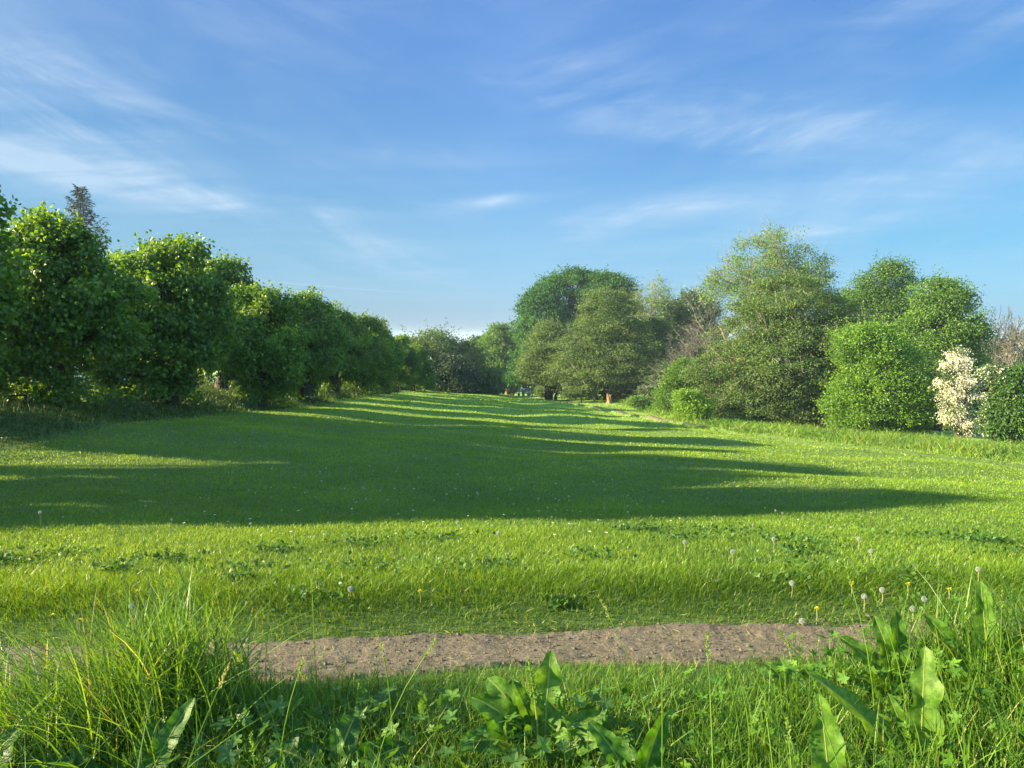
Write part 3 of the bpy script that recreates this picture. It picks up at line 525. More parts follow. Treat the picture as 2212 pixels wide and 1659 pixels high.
# --- leafless trees
def bare(name, label, d, bx, top, hw, seed, mat, rad=.14, levels=6, group=None, upb=.5, ang=.55, kids=3):
    r = np.random.default_rng(seed); x0 = at(bx, d); z0 = float(T(x0, d)) - .1; H = zat(top, d) - z0; W = hw * d / F * .46293
    e = empty(name, (x0, d, z0), label, 'tree', group)
    A_ = np.zeros((4, 3)); A_[:, :2] = r.normal(size=(4, 2)) * .25; Dr = nrm(np.concatenate([r.normal(size=(4, 2)) * W / H * 1.1, np.ones((4, 1))], 1)); ln = np.full(4, H * .36); rr = np.full(4, rad)
    parts = []; tw = []
    for lv in range(levels):
        B_ = A_ + Dr * ln[:, None]; mid = (A_ + B_) / 2 + r.normal(size=A_.shape) * ln[:, None] * .06; k = 5 if lv < 2 else 3
        dst = parts if lv < 3 else tw
        for p, q, x, y in ((A_, mid, rr, rr * .85), (mid, B_, rr * .85, rr * .68)): V, Fs = segs(p, q, x, y, k); dst.append((V, Fs, .5))
        n = len(A_); t_ = r.uniform(.35, 1., (n, kids)); t_[:, 0] = 1; j = np.repeat(np.arange(n), kids)
        A_ = A_[j] + Dr[j] * (ln[j] * t_.ravel())[:, None]; Dr = nrm(Dr[j] + r.normal(size=(n * kids, 3)) * ang + np.array([0, 0, upb * .3])); ln = ln[j] * r.uniform(.5, .8, n * kids); rr = rr[j] * .62
    V, Fs, _ = join(parts); link('trunk', mesh(name + '_trunk', V, Fs, smooth=True), mat, e)
    V, Fs, _ = join(tw); link('twigs', mesh(name + '_twigs', V, Fs), mat, e)
M['deadtwig'] = solid('dead_twigs', (.115, .108, .088), .9, c2=(.075, .07, .056), scale=3)
M['greytwig'] = solid('grey_twigs', (.17, .16, .12), .9, c2=(.12, .11, .085), scale=3)
BT = 'leafless twiggy trees on the right'
bare('bare_tree', 'brown leafless tree left of the huge grey-green dome', 76, 1512, 628, 58, 81, M['deadtwig'], .15, 7, BT)
bare('bare_tree', 'second brown leafless tree, lower and further left beside the dome', 72, 1480, 690, 40, 82, M['deadtwig'], .13, 7, BT)
bare('bare_tree', 'grey leafless tree against the sky right of the tall rich green tree', 74, 2112, 640, 44, 83, M['greytwig'], .13, 6, BT)
bare('bare_tree', 'leafless tree with reddish tips near the right edge of the frame', 70, 2165, 652, 38, 84, M['deadtwig'], .13, 6, BT, ang=.45)
bare('bare_tree', 'grey-brown leafless tree cut off by the right edge of the frame', 64, 2212, 672, 44, 85, M['greytwig'], .13, 6, BT)
# ------------------------------------------------------------------ grass
def blades(name, P, h, w, lean, rnd, mat, seg=2, face=None, seed=0, curl=1.0):
    r = np.random.default_rng(seed); n = len(P); a = r.uniform(0, np.pi * 2, n) if face is None else face
    W = np.stack([np.cos(a), np.sin(a), np.zeros(n)], 1); rows = []
    for i in range(seg):
        t_ = i / seg; c = P + np.stack([lean[:, 0] * t_ ** (1 + curl), lean[:, 1] * t_ ** (1 + curl), h * (t_ - .12 * curl * t_ * t_)], 1)
        ww = (w * (1 - .55 * t_) * .5)[:, None]; rows += [c - W * ww, c + W * ww]
    rows.append(P + np.stack([lean[:, 0], lean[:, 1], h * (1 - .12 * curl)], 1))
    V = np.stack(rows, 1).reshape(-1, 3); m_ = 2 * seg + 1; o = (np.arange(n) * m_)[:, None]; tri = []
    for i in range(seg - 1): q = 2 * i; tri += [o + np.array([[q, q + 1, q + 3]]), o + np.array([[q, q + 3, q + 2]])]
    tri.append(o + np.array([[2 * seg - 2, 2 * seg - 1, 2 * seg]]))
    return mesh(name, V, [np.concatenate(tri)], np.repeat(rnd, m_))
rg = np.random.default_rng(77)
def left_edge(y): return np.interp(y, [8, 12.5, 21, 40, 90, 120], [-8.2, -8.6, -9.3, -10.2, -12.3, -13])
def right_edge(y): return np.interp(y, [12, 16, 23, 32, 42, 75, 110], [24, 20, 16.2, 13.9, 10.4, 10.6, 9])
def scatter(dens, y0, y1, mx=1.6):
    n = int(dens * (y1 - y0) * ((y0 + y1) / 2 * 1.5 + 2 * mx)); y = rg.uniform(y0, y1, n); x = rg.uniform(-1, 1, n) * (y1 * .75 + mx)
    k = np.abs(x) < y * .75 + mx; return x[k], y[k]
Xs, Ys, Hs, Ws = [], [], [], []
for y0, y1, dens, hh, ww in ((3.3, 5, 8500, .042, .0042), (5, 7, 4600, .038, .005), (7, 10, 2400, .037, .0074), (10, 15, 800, .042, .0125), (15, 24, 360, .044, .02), (24, 40, 130, .05, .034), (40, 70, 38, .07, .06), (70, 122, 14, .08, .095)):
    x, y = scatter(dens, y0, y1); Xs.append(x); Ys.append(y); Hs.append(np.full(len(x), hh)); Ws.append(np.full(len(x), ww))
x, y, h, wd = map(np.concatenate, (Xs, Ys, Hs, Ws))
patch = vnoise(x + 90, y + 90, .9, 61, 3); pat2 = vnoise(x + 50, y + 90, 2.8, 71, 2)
dp = y - pathc(x); on_path = np.abs(dp + .03 * vnoise(x + 30, y, 3, 5)) < .22 + .06 * vnoise(x + 60, y * 0, 2.2, 11)
edge = np.exp(-((dp - .22) / .25) ** 2)
keep = ~on_path & (dp > -.1) & (x > left_edge(y) - .3) & (x < right_edge(y) + .4) & (rg.random(len(x)) < np.where((dp > 0) & (dp < .55), .8, 1))
x, y, h, wd, patch, pat2, edge, dp = (q[keep] for q in (x, y, h, wd, patch, pat2, edge, dp))
n = len(x); h = h * rg.uniform(.5, 1.5, n) * (1 + .3 * patch + .15 * pat2) * np.where(y > 7, .9, 1) * (1 - .3 * edge) * (1 + .8 * np.exp(-((dp - .8) / .45) ** 2))
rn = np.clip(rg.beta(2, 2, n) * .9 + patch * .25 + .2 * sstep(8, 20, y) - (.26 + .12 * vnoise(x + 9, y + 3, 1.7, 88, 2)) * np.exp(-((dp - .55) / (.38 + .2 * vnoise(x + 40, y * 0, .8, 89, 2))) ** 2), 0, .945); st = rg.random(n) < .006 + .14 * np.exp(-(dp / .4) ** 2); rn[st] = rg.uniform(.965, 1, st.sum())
lean = rg.normal(size=(n, 2)) * h[:, None] * .42 + np.stack([h * .1 + h * .3 * pat2, -h * .12 - h * .45 * np.exp(-((dp - .5) / .4) ** 2)], 1)
print('lawn blades', n)
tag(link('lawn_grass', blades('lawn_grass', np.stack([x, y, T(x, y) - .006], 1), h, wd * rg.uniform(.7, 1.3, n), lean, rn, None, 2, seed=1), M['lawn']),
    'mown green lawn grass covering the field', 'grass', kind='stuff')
# rough grass under the left row, and the long grass fringe along the right edge
def fringe(name, lab, mat, spec, side, seed, cl=.5, seg=3):
    r = np.random.default_rng(seed); X_, Y_, H_, W_ = [], [], [], []
    for y0, y1, dens, hh, ww, wid in spec:
        n = int(dens * (y1 - y0) * wid); y = r.uniform(y0, y1, n); q = r.uniform(0, 1, n) * wid
        e = left_edge(y) - q + .5 * vnoise(y + 5, y * 0, .35, 9) if side < 0 else right_edge(y) + q + .5 * vnoise(y + 5, y * 0, .35, 9)
        X_.append(e); Y_.append(y); H_.append(hh * (.3 + .7 * sstep(0, 1.1, q))); W_.append(np.full(n, ww))
    x, y, h, wd = map(np.concatenate, (X_, Y_, H_, W_)); n = len(x); c = vnoise(x + 99, y + 20, .55, seed, 3)
    k = np.abs(x) < y * .76 + 4; x, y, h, wd, c = (q[k] for q in (x, y, h, wd, c)); n = len(x)
    h = h * r.uniform(.4, 1.3, n) * (1 + cl * c * 1.6); rn = np.clip(r.beta(2, 2.2, n) * .9 + c * .22, 0, .94); s = r.random(n) < .04; rn[s] = r.uniform(.95, 1, s.sum())
    lean = r.normal(size=(n, 2)) * h[:, None] * .45
    tag(link(name, blades(name, np.stack([x, y, T(x, y) - .02], 1), h, wd * r.uniform(.6, 1.3, n), lean, rn, None, seg, seed=seed), mat), lab, 'grass', kind='stuff'); return x, y
fringe('rough_grass', 'long rough grass and weeds under the lime row, shade painted into the colour', M['rough'], ((9, 16, 260, .16, .014, 9), (16, 26, 150, .26, .022, 12), (26, 45, 70, .32, .036, 14), (45, 110, 26, .4, .07, 12)), -1, 91)
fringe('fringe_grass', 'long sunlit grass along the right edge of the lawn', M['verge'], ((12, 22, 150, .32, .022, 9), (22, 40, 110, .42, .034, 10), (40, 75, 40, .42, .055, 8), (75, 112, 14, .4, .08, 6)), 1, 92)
# low leafy weeds in the two fringes
def weedmass(name, lab, mat, n, fx, seed, size, hmax):
    r = np.random.default_rng(seed); y, x = fx(r, n); c = vnoise(x + 10, y + 10, .6, seed, 3); k = r.random(n) < np.clip(.35 + c * 1.8, 0, 1); x, y, c = x[k], y[k], c[k]; n = len(x)
    z = T(x, y) + hmax * r.random(n) ** .8 * (.5 + np.clip(c, 0, .6)); P = np.stack([x, y, z], 1)
    V, Fs = leaves(P, r.normal(size=(n, 3)) * .5 + [0, 0, .8], r.normal(size=(n, 3)) + [0, 0, .1], size * (.6 + y / 45) * r.uniform(.5, 1.3, n), .5, .1)
    rn = np.clip(r.beta(2, 2, n) * .85 + c * .2, 0, .9)
    tag(link(name, mesh(name, V, Fs, np.repeat(rn, 4)), mat), lab, 'weeds', kind='stuff')
weedmass('weeds', 'low nettles and broad-leaved weeds in the shade under the lime row', M['dark'], 60000, lambda r, n: (lambda y: (y, left_edge(y) - .6 - r.random(n) ** 1.2 * 8))(9 + 85 * r.random(n) ** 1.7), 93, .085, .55)  # dark leaf colour stands in for shade under the row
weedmass('weeds', 'low leafy weeds in the fringe along the right edge of the lawn', M['weed'], 36000, lambda r, n: (lambda y: (y, right_edge(y) + .7 + r.random(n) * 6))(13 + 70 * r.random(n) ** 1.4), 94, .085, .5)

# clover and plantain patches in the lawn
r = np.random.default_rng(95); k_ = 46; cy = 4.2 + 2.9 * r.random(k_) ** 1.3; cx = r.uniform(-1, 1, k_) * (cy * .72 + 1); cr = r.uniform(.05, .2, k_) * (.6 + cy / 12); j = np.repeat(np.arange(k_), 95)
x = cx[j] + r.normal(size=len(j)) * cr[j]; y = cy[j] + r.normal(size=len(j)) * cr[j] * .7; ok_ = (y > pathc(x) + .3) & (x > left_edge(y)); x, y, j = x[ok_], y[ok_], j[ok_]; n = len(x)
V, Fs = leaves(np.stack([x, y, T(x, y) + r.uniform(.015, .05, n)], 1), r.normal(size=(n, 3)) * .45 + [0, 0, .9], r.normal(size=(n, 3)) + [0, 0, .15], r.uniform(.014, .034, n) * (1 + y / 14), .75, .08)
tag(link('clover', mesh('clover', V, Fs, np.repeat(np.clip(r.beta(2, 2, n) * .6 + .3 * (j % 3 == 0), 0, .9), 4)), M['clover']), 'dark patches of clover and plantain leaves in the lawn', 'clover', kind='stuff')

# foreground verge: tall grass
def fg(name, lab, n, fx, hm, seed, wm=.0075, bend=.5, mat='tall', seg=5, wind=(0, 0)):
    r = np.random.default_rng(seed); x, y, hs = fx(r, n); n = len(x)
    h = hm * hs * r.uniform(.35, 1.15, n); c = vnoise(x + 20, y + 20, 3, seed, 2)
    rn = np.clip(r.beta(2, 2, n) * .92 + .2 * c, 0, .945); s = r.random(n) < .035; rn[s] = r.uniform(.955, 1, s.sum())
    a = r.uniform(0, 6.28, n); b = bend * h * r.uniform(.1, 1.5, n) ** 1.5; lean = np.stack([np.cos(a) * b + wind[0] * h, np.sin(a) * b + wind[1] * h], 1)
    tag(link(name, blades(name, np.stack([x, y, T(x, y) - .02], 1), h, wm * r.uniform(.45, 1.25, n) * (.6 + .4 * hs), lean, rn, None, seg, face=a + np.pi / 2 + r.normal(size=n) * .7, seed=seed, curl=1.1), M[mat]), lab, 'grass', kind='stuff')
def f_short(r, n):                                  # short sward up to the path edge
    x = r.uniform(-3.6, 3.8, n); y = pathc(x) - .24 - r.random(n) ** 1.1 * 2.3; k = y > 1.0
    q = sstep(.2, .9, (pathc(x) - y)); return x[k], y[k], (.36 + .64 * q)[k]
fg('verge_grass', 'green grass on the near side of the mud path', 70000, f_short, .2, 101, .0055, .7, seg=3)
def prof(x): return np.interp(x, [-3.2, -2.2, -1.6, -1.0, -.55, 0, .6, 1.0, 1.5, 2.0, 2.6, 3.4], [.45, .5, .55, .42, .26, .28, .36, .44, .66, 1.05, 1.45, 1.7])
def f_tall(r, n):
    x = r.uniform(-3.2, 3.4, n); y = r.uniform(1.5, 3.35, n) + .12 * (x > 1.2); p = prof(x) * (1 - .35 * sstep(2.9, 3.5, y)); c = vnoise(x + 9, y + 9, 2.2, 3, 2)
    k = (r.random(n) < np.clip(p * .9 + c * .6, .04, 1)) & (y < pathc(x) - .3); return x[k], y[k], np.clip(p + c * .35, .2, 1.2)[k]
fg('tall_grass', 'tall unmown grass filling the foreground below the path', 56000, f_tall, .62, 102, .0068, .45, seg=5)
def f_tuft(r, n):
    x = r.normal(-1.40, .15, n); y = r.normal(2.95, .16, n); return x, y, np.full(n, 1.)
fg('grass_tuft', 'arching tuft of long grass at the left of the foreground', 1100, f_tuft, .60, 103, .0085, .55, seg=6, wind=(-.12, 0))
def f_tuft2(r, n):
    x = r.normal(-1.85, .35, n); y = r.normal(2.75, .25, n); return x, y, np.full(n, 1.)
fg('grass_tuft', 'drooping pale grass leaning left at the left edge of the foreground', 1500, f_tuft2, .44, 104, .0072, .8, seg=6, wind=(-.35, -.05))
# flowering grass stems with ears
def ears(seed, n, fx, lab):
    r = np.random.default_rng(seed); x, y, h = fx(r, n); parts = []
    for i in range(len(x)):
        b = np.array([x[i], y[i], float(T(x[i], y[i]))]); a = r.uniform(0, 6.28); l = h[i] * r.uniform(.1, .4); t_ = np.linspace(0, 1, 6)[:, None]
        pts = b + np.array([math.cos(a) * l, math.sin(a) * l, 0]) * t_ ** 2 + np.array([0, 0, h[i]]) * t_
        V, Fs = tube(pts, [.0018] * 6, 4); parts.append((V, Fs, .75)); d = nrm(pts[-1] - pts[-2]); m_ = 34; q = r.random(m_)
        P = pts[-1] + d * (q * .075 - .01)[:, None] + r.normal(size=(m_, 3)) * .0018
        V, Fs = leaves(P, unit(r, m_), d + r.normal(size=(m_, 3)) * .45, r.uniform(.008, .015, m_), .4); parts.append((V, Fs, r.uniform(.85, .965)))
    V, Fs, rn = join(parts); tag(link('seed_grass', mesh('seed_grass', V, Fs, rn), M['tall']), lab, 'grass', kind='stuff')
ears(111, 26, lambda r, n: (r.uniform(.3, 3, n), r.uniform(1.9, 3.1, n), r.uniform(.35, .7, n)), 'pale flowering grass ears among the weeds on the right of the foreground')
ears(112, 16, lambda r, n: (r.uniform(-2.4, -.4, n), r.uniform(1.9, 3.0, n), r.uniform(.35, .62, n)), 'pale flowering grass ears in the left of the foreground')
_q = np.random.default_rng(8)
ears(113, 60, lambda r, n: (r.normal(-11.2, .5, n), r.normal(19.2, .5, n), r.uniform(.6, .95, n)), 'pale seeding grass stems standing under the lime row')
# straw scattered on the path
r = np.random.default_rng(120); n = 700; x = r.uniform(-3.5, 4, n); y = pathc(x) + r.normal(0, .14, n) + .08; a = r.uniform(0, 3.14, n)
Dv = np.stack([np.cos(a), np.sin(a), r.normal(0, .12, n)], 1)
V, Fs = leaves(np.stack([x, y, T(x, y) + .034], 1), np.tile([0, 0, 1.], (n, 1)) + r.normal(size=(n, 3)) * .3, Dv, r.uniform(.015, .08, n), .07, .01)
tag(link('straw', mesh('straw', V, Fs, np.repeat(r.uniform(.95, 1, n), 4)), M['tall']), 'dry straw bits scattered on the mud path', 'straw', kind='stuff')
# clods and small stones on the path
n = 5200; x = r.uniform(-3.5, 4, n); y = pathc(x) + r.uniform(-.25, .25, n); s = r.uniform(.0022, .0062, n) * (1 + 1.3 * (r.random(n) < .08))
ico = np.array([(0, 0, 1), (.9, 0, .3), (.28, .85, .35), (-.72, .53, .3), (-.72, -.53, .35), (.28, -.85, .3), (0, 0, -.6)])
V = (np.stack([x, y, T(x, y) + .024], 1)[:, None] + ico[None] * s[:, None, None] * r.uniform(.6, 1.3, (n, 7, 1))).reshape(-1, 3); o = (np.arange(n) * 7)[:, None]
tri = np.concatenate([o + np.array([[0, 1 + k, 1 + (k + 1) % 5]]) for k in range(5)] + [o + np.array([[6, 1 + (k + 1) % 5, 1 + k]]) for k in range(5)])
tag(link('pebbles', mesh('pebbles', V, [tri]), M['mud']), 'small clods and stones on the mud path', 'pebbles', kind='stuff')

# lobed weed leaves (crane's-bill, buttercup, ground elder) in the foreground
def palmate(name, lab, n, fx, seed, size, mat='weed'):
    r = np.random.default_rng(seed); x, y, z = fx(r, n); n = len(x); th = np.linspace(.35, 2 * np.pi - .35, 21); rad = .34 + .66 * np.abs(((th - np.pi) * 5 / 5.6 / 1.1 % 1) - .5) * 2 * (.8 + .2 * (np.arange(21) % 2))
    rad[0] = rad[-1] = .45; s = size * r.uniform(.5, 1.25, n)
    N = nrm(r.normal(size=(n, 3)) * .55 + [0, 0, 1]); A_ = nrm(np.cross(N, unit(r, n))); B_ = np.cross(N, A_)
    px = -np.cos(th) * rad; py = np.sin(th) * rad; cup = .25 * rad ** 2
    C0 = np.stack([x, y, T(x, y) + z], 1)
    ring = C0[:, None] + s[:, None, None] * (A_[:, None] * px[None, :, None] + B_[:, None] * py[None, :, None] + N[:, None] * (cup + .06 * np.cos(th * 5))[None, :, None])
    V = np.concatenate([C0[:, None], ring], 1).reshape(-1, 3); o = (np.arange(n) * 22)[:, None]
    tri = np.concatenate([o + np.array([[0, k, k + 1]]) for k in range(1, 21)]); parts = [(V, [tri], np.repeat(np.clip(r.beta(2, 2, n), 0, .95), 22))]
    B2 = np.stack([x + r.normal(size=n) * .05, y + r.normal(size=n) * .05, T(x, y)], 1); Vs, Fs = segs(B2, C0, .0016, .0012, 3); parts.append((Vs, Fs, .8))
    V, Fs, rn = join(parts); tag(link(name, mesh(name, V, Fs, rn), M[mat]), lab, 'weeds', kind='stuff')
def f_w1(r, n):
    x = r.uniform(.35, 3.3, n); y = r.uniform(1.7, 3.45, n); c = vnoise(x + 3, y + 3, 1.6, 7, 2); p = np.interp(x, [.3, 1, 1.6, 3], [.35, .6, 1, 1]); k = (r.random(n) < p * (.55 + c)) & (y < pathc(x) - .65 + .3 * (x > 1.3))
    z = prof(x) * .38 * r.random(n) ** .7; return x[k], y[k], z[k]
palmate('ground_weeds', 'lobed weed leaves crowding the right of the foreground', 5200, f_w1, 131, .034)
def f_w2(r, n):
    x = r.uniform(-3, .4, n); y = r.uniform(1.7, 3.0, n); k = r.random(n) < .6; return x[k], y[k], (.04 + .14 * r.random(n))[k]
palmate('ground_weeds', 'dark lobed weed leaves low in the left of the foreground', 1800, f_w2, 132, .045, 'mid')

# dock plants
m = bpy.data.materials.new('dock_leaf'); m.use_nodes = True; t = NT(m.node_tree)
rib = t.n('ShaderNodeAttribute', attribute_name='rib').outputs['Fac']; rr_ = t.n('ShaderNodeAttribute', attribute_name='rnd').outputs['Fac']
ob = t.n('ShaderNodeTexCoord').outputs['Object']; nz = t.noise(ob, 40, 4, .6)
c = t.ramp(rr_, [(0, (.03, .10, .018)), (.6, (.07, .18, .02)), (1, (.14, .26, .03))]); c = t.mix(t.mr(nz, .35, .6), c, t.mix(1., c, (.5, .62, .5, 1), 'MULTIPLY'))
c = t.mix(t.mr(nz, .66, .70), c, (.12, .05, .02, 1)); c = t.mix(t.mr(rib, .09, .03), c, (.25, .32, .08, 1))
bm_ = t.n('ShaderNodeBump', {'Height': t.noise(ob, 90, 3, .6), 'Strength': .5, 'Distance': .004}).outputs[0]
b = t.n('ShaderNodeBsdfPrincipled', {'Base Color': c, 'Roughness': .5, 'Specular IOR Level': .3}); t.nt.links.new(bm_, b.inputs['Normal'])
tl = t.n('ShaderNodeBsdfTranslucent', {0: t.mix(1., c, (1.7, 1.5, .35, 1), 'MULTIPLY')}); mx = t.n('ShaderNodeMixShader', {0: .45, 1: b.outputs[0], 2: tl.outputs[0]}); t.n('ShaderNodeOutputMaterial', {0: mx.outputs[0]}); M['dock'] = m
def dock_leaf(r, base, az_, e0, e1, L, W, tone, pet=.3):
    nu, nv = 26, 11; L *= .70; W *= .96; pet *= 2.1; tt = np.linspace(0, 1, nu + 5); tot = L * (1 + pet); ds = tot / (nu + 4); p = [np.array(base, float)]; dirs = []
    for t_ in tt: e = e0 + (e1 - e0) * t_ ** 1.3; dirs.append(np.array([math.cos(az_) * math.cos(e), math.sin(az_) * math.cos(e), math.sin(e)]))
    for q in dirs[:-1]: p.append(p[-1] + q * ds)
    p = np.array(p); dirs = np.array(dirs); side = np.array([-math.sin(az_), math.cos(az_), 0]); up = np.cross(dirs, side) * -1
    up = np.where(up[:, 2:3] < 0, -up, up); k0 = 4; u = np.linspace(0, 1, nu + 1); v = np.linspace(-1, 1, nv)
    wid = W * .5 * np.minimum(1, (u * 3.4) ** .75) * (1 - u ** 3.6) ** .62 * (1 + .10 * np.sin(u * 23 + r.uniform(0, 6)) + .05 * np.sin(u * 47)) + .001
    ph = r.uniform(0, 6, 2); U, Vv = np.meshgrid(u, v, indexing='ij'); PP = p[k0:k0 + nu + 1]; UU = up[k0:k0 + nu + 1]
    tw = r.normal() * .35; t0_ = .95 * math.cos(az_) + r.normal() * .15; side = side * math.cos(t0_) + up[k0 + nu // 2] * math.sin(t0_); UU = nrm(np.cross(side, dirs[k0:k0 + nu + 1])); UU = np.where(UU[:, 2:3] < 0, -UU, UU); sd = side[None] * np.cos(tw * u)[:, None] + UU * np.sin(tw * u)[:, None]
    lift = (.35 * np.abs(Vv) ** 1.3 + .26 * np.sin(U * 20 + ph[0] + (Vv > 0) * 2) * np.abs(Vv) ** 2) * wid[:, None]
    V = PP[:, None] + sd[:, None] * (Vv * wid[:, None])[..., None] + UU[:, None] * lift[..., None]
    n1_, n2_ = nu + 1, nv; i = (np.arange(nu)[:, None] * n2_ + np.arange(nv - 1)[None]); Q = np.stack([i, i + n2_, i + n2_ + 1, i + 1], -1).reshape(-1, 4)
    Vt, Ft = tube(p[:nu + 4], np.linspace(.0035, .0010, nu + 4) * L / .25, 5)
    Vj, Fj, rn = join([(V.reshape(-1, 3), [Q], np.full(V.shape[0] * V.shape[1], tone)), (Vt, Ft, tone)])
    ribv = np.concatenate([np.abs(Vv).ravel(), np.zeros(len(Vt))])
    return mesh('leaf', Vj, Fj, rn, smooth=True, attrs={'rib': ribv})
def dock(x, y, label, lv, seed, stalk=0., group='dock plants in the foreground'):
    r = np.random.default_rng(seed); z = float(T(x, y)); e = empty('dock_plant', (x, y, z), label, 'plant', group)
    for (a, e0, e1, L, W, tone) in lv: link('leaf', dock_leaf(r, (r.normal() * .01, r.normal() * .01, 0), R(a), R(e0), R(e1), L, W, tone), M['dock'], e)
    if stalk:
        t_ = np.linspace(0, 1, 7)[:, None]; pts = np.array([-.1, 0, 0]) * t_ ** 2 * stalk + np.array([0, 0, stalk]) * t_; V, Fs = tube(pts, np.linspace(.006, .002, 7), 6)
        link('stem', mesh('stem', V, Fs, np.full(len(V), .9), smooth=True, attrs={'rib': np.zeros(len(V))}), M['dock'], e)
        n = 260; q = r.random(n); P = np.stack([np.interp(q * .45 + .55, t_[:, 0], pts[:, k]) for k in range(3)], 1); arm = unit(r, n) * (r.random(n) * .05 * (1.2 - q))[:, None]; arm[:, 2] = np.abs(arm[:, 2])
        V, Fs = leaves(P + arm, unit(r, n), unit(r, n), r.uniform(.005, .011, n), .8); link('seed_head', mesh('seed_head', V, Fs, np.repeat(r.uniform(.5, 1, n), 4)), M['weed'], e)
    return e
# azimuth (0 right, 90 away), start and end elevation, length, width, tone
dock(.10, 2.72, 'lush dock with a seeding stalk in the bottom centre of the foreground', [(72, 82, 68, .36, .12, .9), (150, 68, 25, .32, .13, .75), (205, 50, -14, .32, .12, .45), (8, 50, 10, .28, .12, .95), (335, 50, 0, .26, .11, .85), (120, 66, 45, .28, .11, .65), (178, 62, 15, .32, .12, .8), (40, 72, 45, .24, .09, .85), (262, 55, 0, .22, .10, .6), (165, 78, 58, .28, .08, .7), (190, 36, -5, .26, .1, .6)], 201, .40)
dock(.42, 2.5, 'small dock with two broad leaves right of the seeding dock', [(35, 75, 50, .27, .10, .6), (160, 70, 35, .26, .08, .5), (280, 40, -10, .18, .07, .4), (100, 60, 30, .2, .07, .5)], 202)
dock(1.47, 2.6, 'dock with two long narrow backlit leaves spread in a V on the right', [(158, 52, 26, .46, .12, 1.), (60, 84, 66, .42, .11, 1.), (20, 50, 0, .25, .1, .5), (250, 40, -10, .22, .09, .6), (130, 74, 60, .26, .05, .9)], 203)
dock(.95, 2.15, 'single pale dock leaf standing upright at the bottom edge right of centre', [(118, 88, 76, .46, .11, 1.), (10, 60, 20, .16, .07, .6), (200, 50, 0, .16, .07, .5)], 204)
dock(1.64, 3.08, 'tall dock with leaning leaves over the end of the visible path', [(160, 72, 25, .34, .10, .9), (120, 80, 55, .36, .11, .8), (30, 68, 20, .32, .11, .6), (200, 62, 5, .3, .11, .85), (80, 84, 70, .38, .1, .7), (260, 50, 0, .26, .1, .6)], 205, 0)
dock(1.95, 2.98, 'tallest dock at the right edge, its leaf rising above the lawn', [(100, 86, 78, .52, .10, .95), (150, 78, 40, .44, .1, .85), (20, 76, 30, .4, .1, .55), (60, 80, 60, .42, .09, .7), (230, 60, 0, .3, .12, .7), (330, 60, 0, .3, .11, .5)], 206, 0)
dock(1.24, 3.2, 'low dock with a wide curled leaf at the near edge of the path', [(110, 70, 30, .17, .11, .8), (150, 65, 20, .18, .08, .7), (40, 66, 10, .16, .07, .4), (200, 50, -5, .15, .08, .8)], 207)
dock(-1.27, 2.45, 'dock with a long backlit leaf beside the arching grass tuft', [(40, 66, 48, .34, .085, .55), (200, 50, 0, .28, .12, .2), (100, 60, 20, .26, .12, .2), (330, 45, -5, .24, .12, .15)], 208)
dock(-1.75, 2.3, 'broad dark dock leaves in the bottom left corner', [(30, 45, 5, .32, .16, .15), (120, 58, 10, .34, .17, .1), (190, 52, 0, .32, .16, .2), (80, 60, 30, .3, .14, .35), (300, 30, -15, .28, .14, .15)], 209)
dock(-.62, 2.55, 'shaded blue-green dock left of the bottom centre', [(20, 40, 0, .26, .12, .1), (110, 70, 60, .18, .06, .6), (170, 45, 0, .26, .13, .1), (80, 50, 10, .25, .12, .12), (300, 35, -10, .22, .11, .1)], 210)
dock(-.2, 2.25, 'pale hairy-leaved dock lying low at the bottom edge left of centre', [(170, 35, -5, .24, .09, .3), (60, 40, 0, .2, .09, .2), (350, 38, 0, .2, .09, .2)], 211)
dock(2.9, 2.5, 'dock with dark bluish leaves at the right edge of the frame', [(130, 72, 20, .36, .13, .25), (80, 80, 50, .36, .12, .3), (200, 60, 0, .3, .13, .5), (20, 60, 10, .3, .12, .3)], 212)

# dandelions and daisies
M['down'] = veg('seed_down_fluff', [(0, (.3, .36, .44)), (1, (.3, .36, .44))], .45, (1.1, 1.1, 1.1)); M['stem'] = solid('flower_stem', (.25, .3, .12), .6, c2=(.3, .22, .14), scale=3)
M['white'] = solid('seed_down', (.78, .76, .72), .9, c2=(.7, .68, .64)); M['yellow'] = solid('dandelion_petal', (.62, .55, .02), .6, c2=(.55, .45, .02)); M['petal'] = solid('daisy_petal', (.8, .8, .78), .7)
r = np.random.default_rng(301)
def clock(x, y, h, label, grp):
    e = empty('dandelion_clock', (x, y, float(T(x, y))), label, 'flower', grp)
    V, Fs = tube([(0, 0, 0), (.004, 0, h * .5), (.002, .003, h)], [.0022, .002, .0016], 5); link('stem', mesh('stem', V, Fs), M['stem'], e)
    n = 150; d = unit(r, n); A_ = np.tile([.002, .003, h], (n, 1)); P = A_ + d * .0135
    V1, F1 = segs(A_, P, .0004, .0003, 3); k = 7; a = np.tile(np.arange(k) / k * 6.28, n); j = np.repeat(np.arange(n), k); u = nrm(np.cross(d, unit(r, n))); v = np.cross(d, u)
    ray_ = nrm(u[j] * np.cos(a)[:, None] + v[j] * np.sin(a)[:, None] + d[j] * .55); V2, F2 = segs(P[j], P[j] + ray_ * .0055, .00028, .0002, 3); Vc, Fc = tube([(.002, .003, h - .003), (.002, .003, h), (.002, .003, h + .003)], [.002, .004, .002], 6)
    V, Fs, _ = join([(V1, F1), (V2, F2), (Vc, Fc)]); link('seed_head', mesh('seed_head', V, Fs), M['down'], e); return e
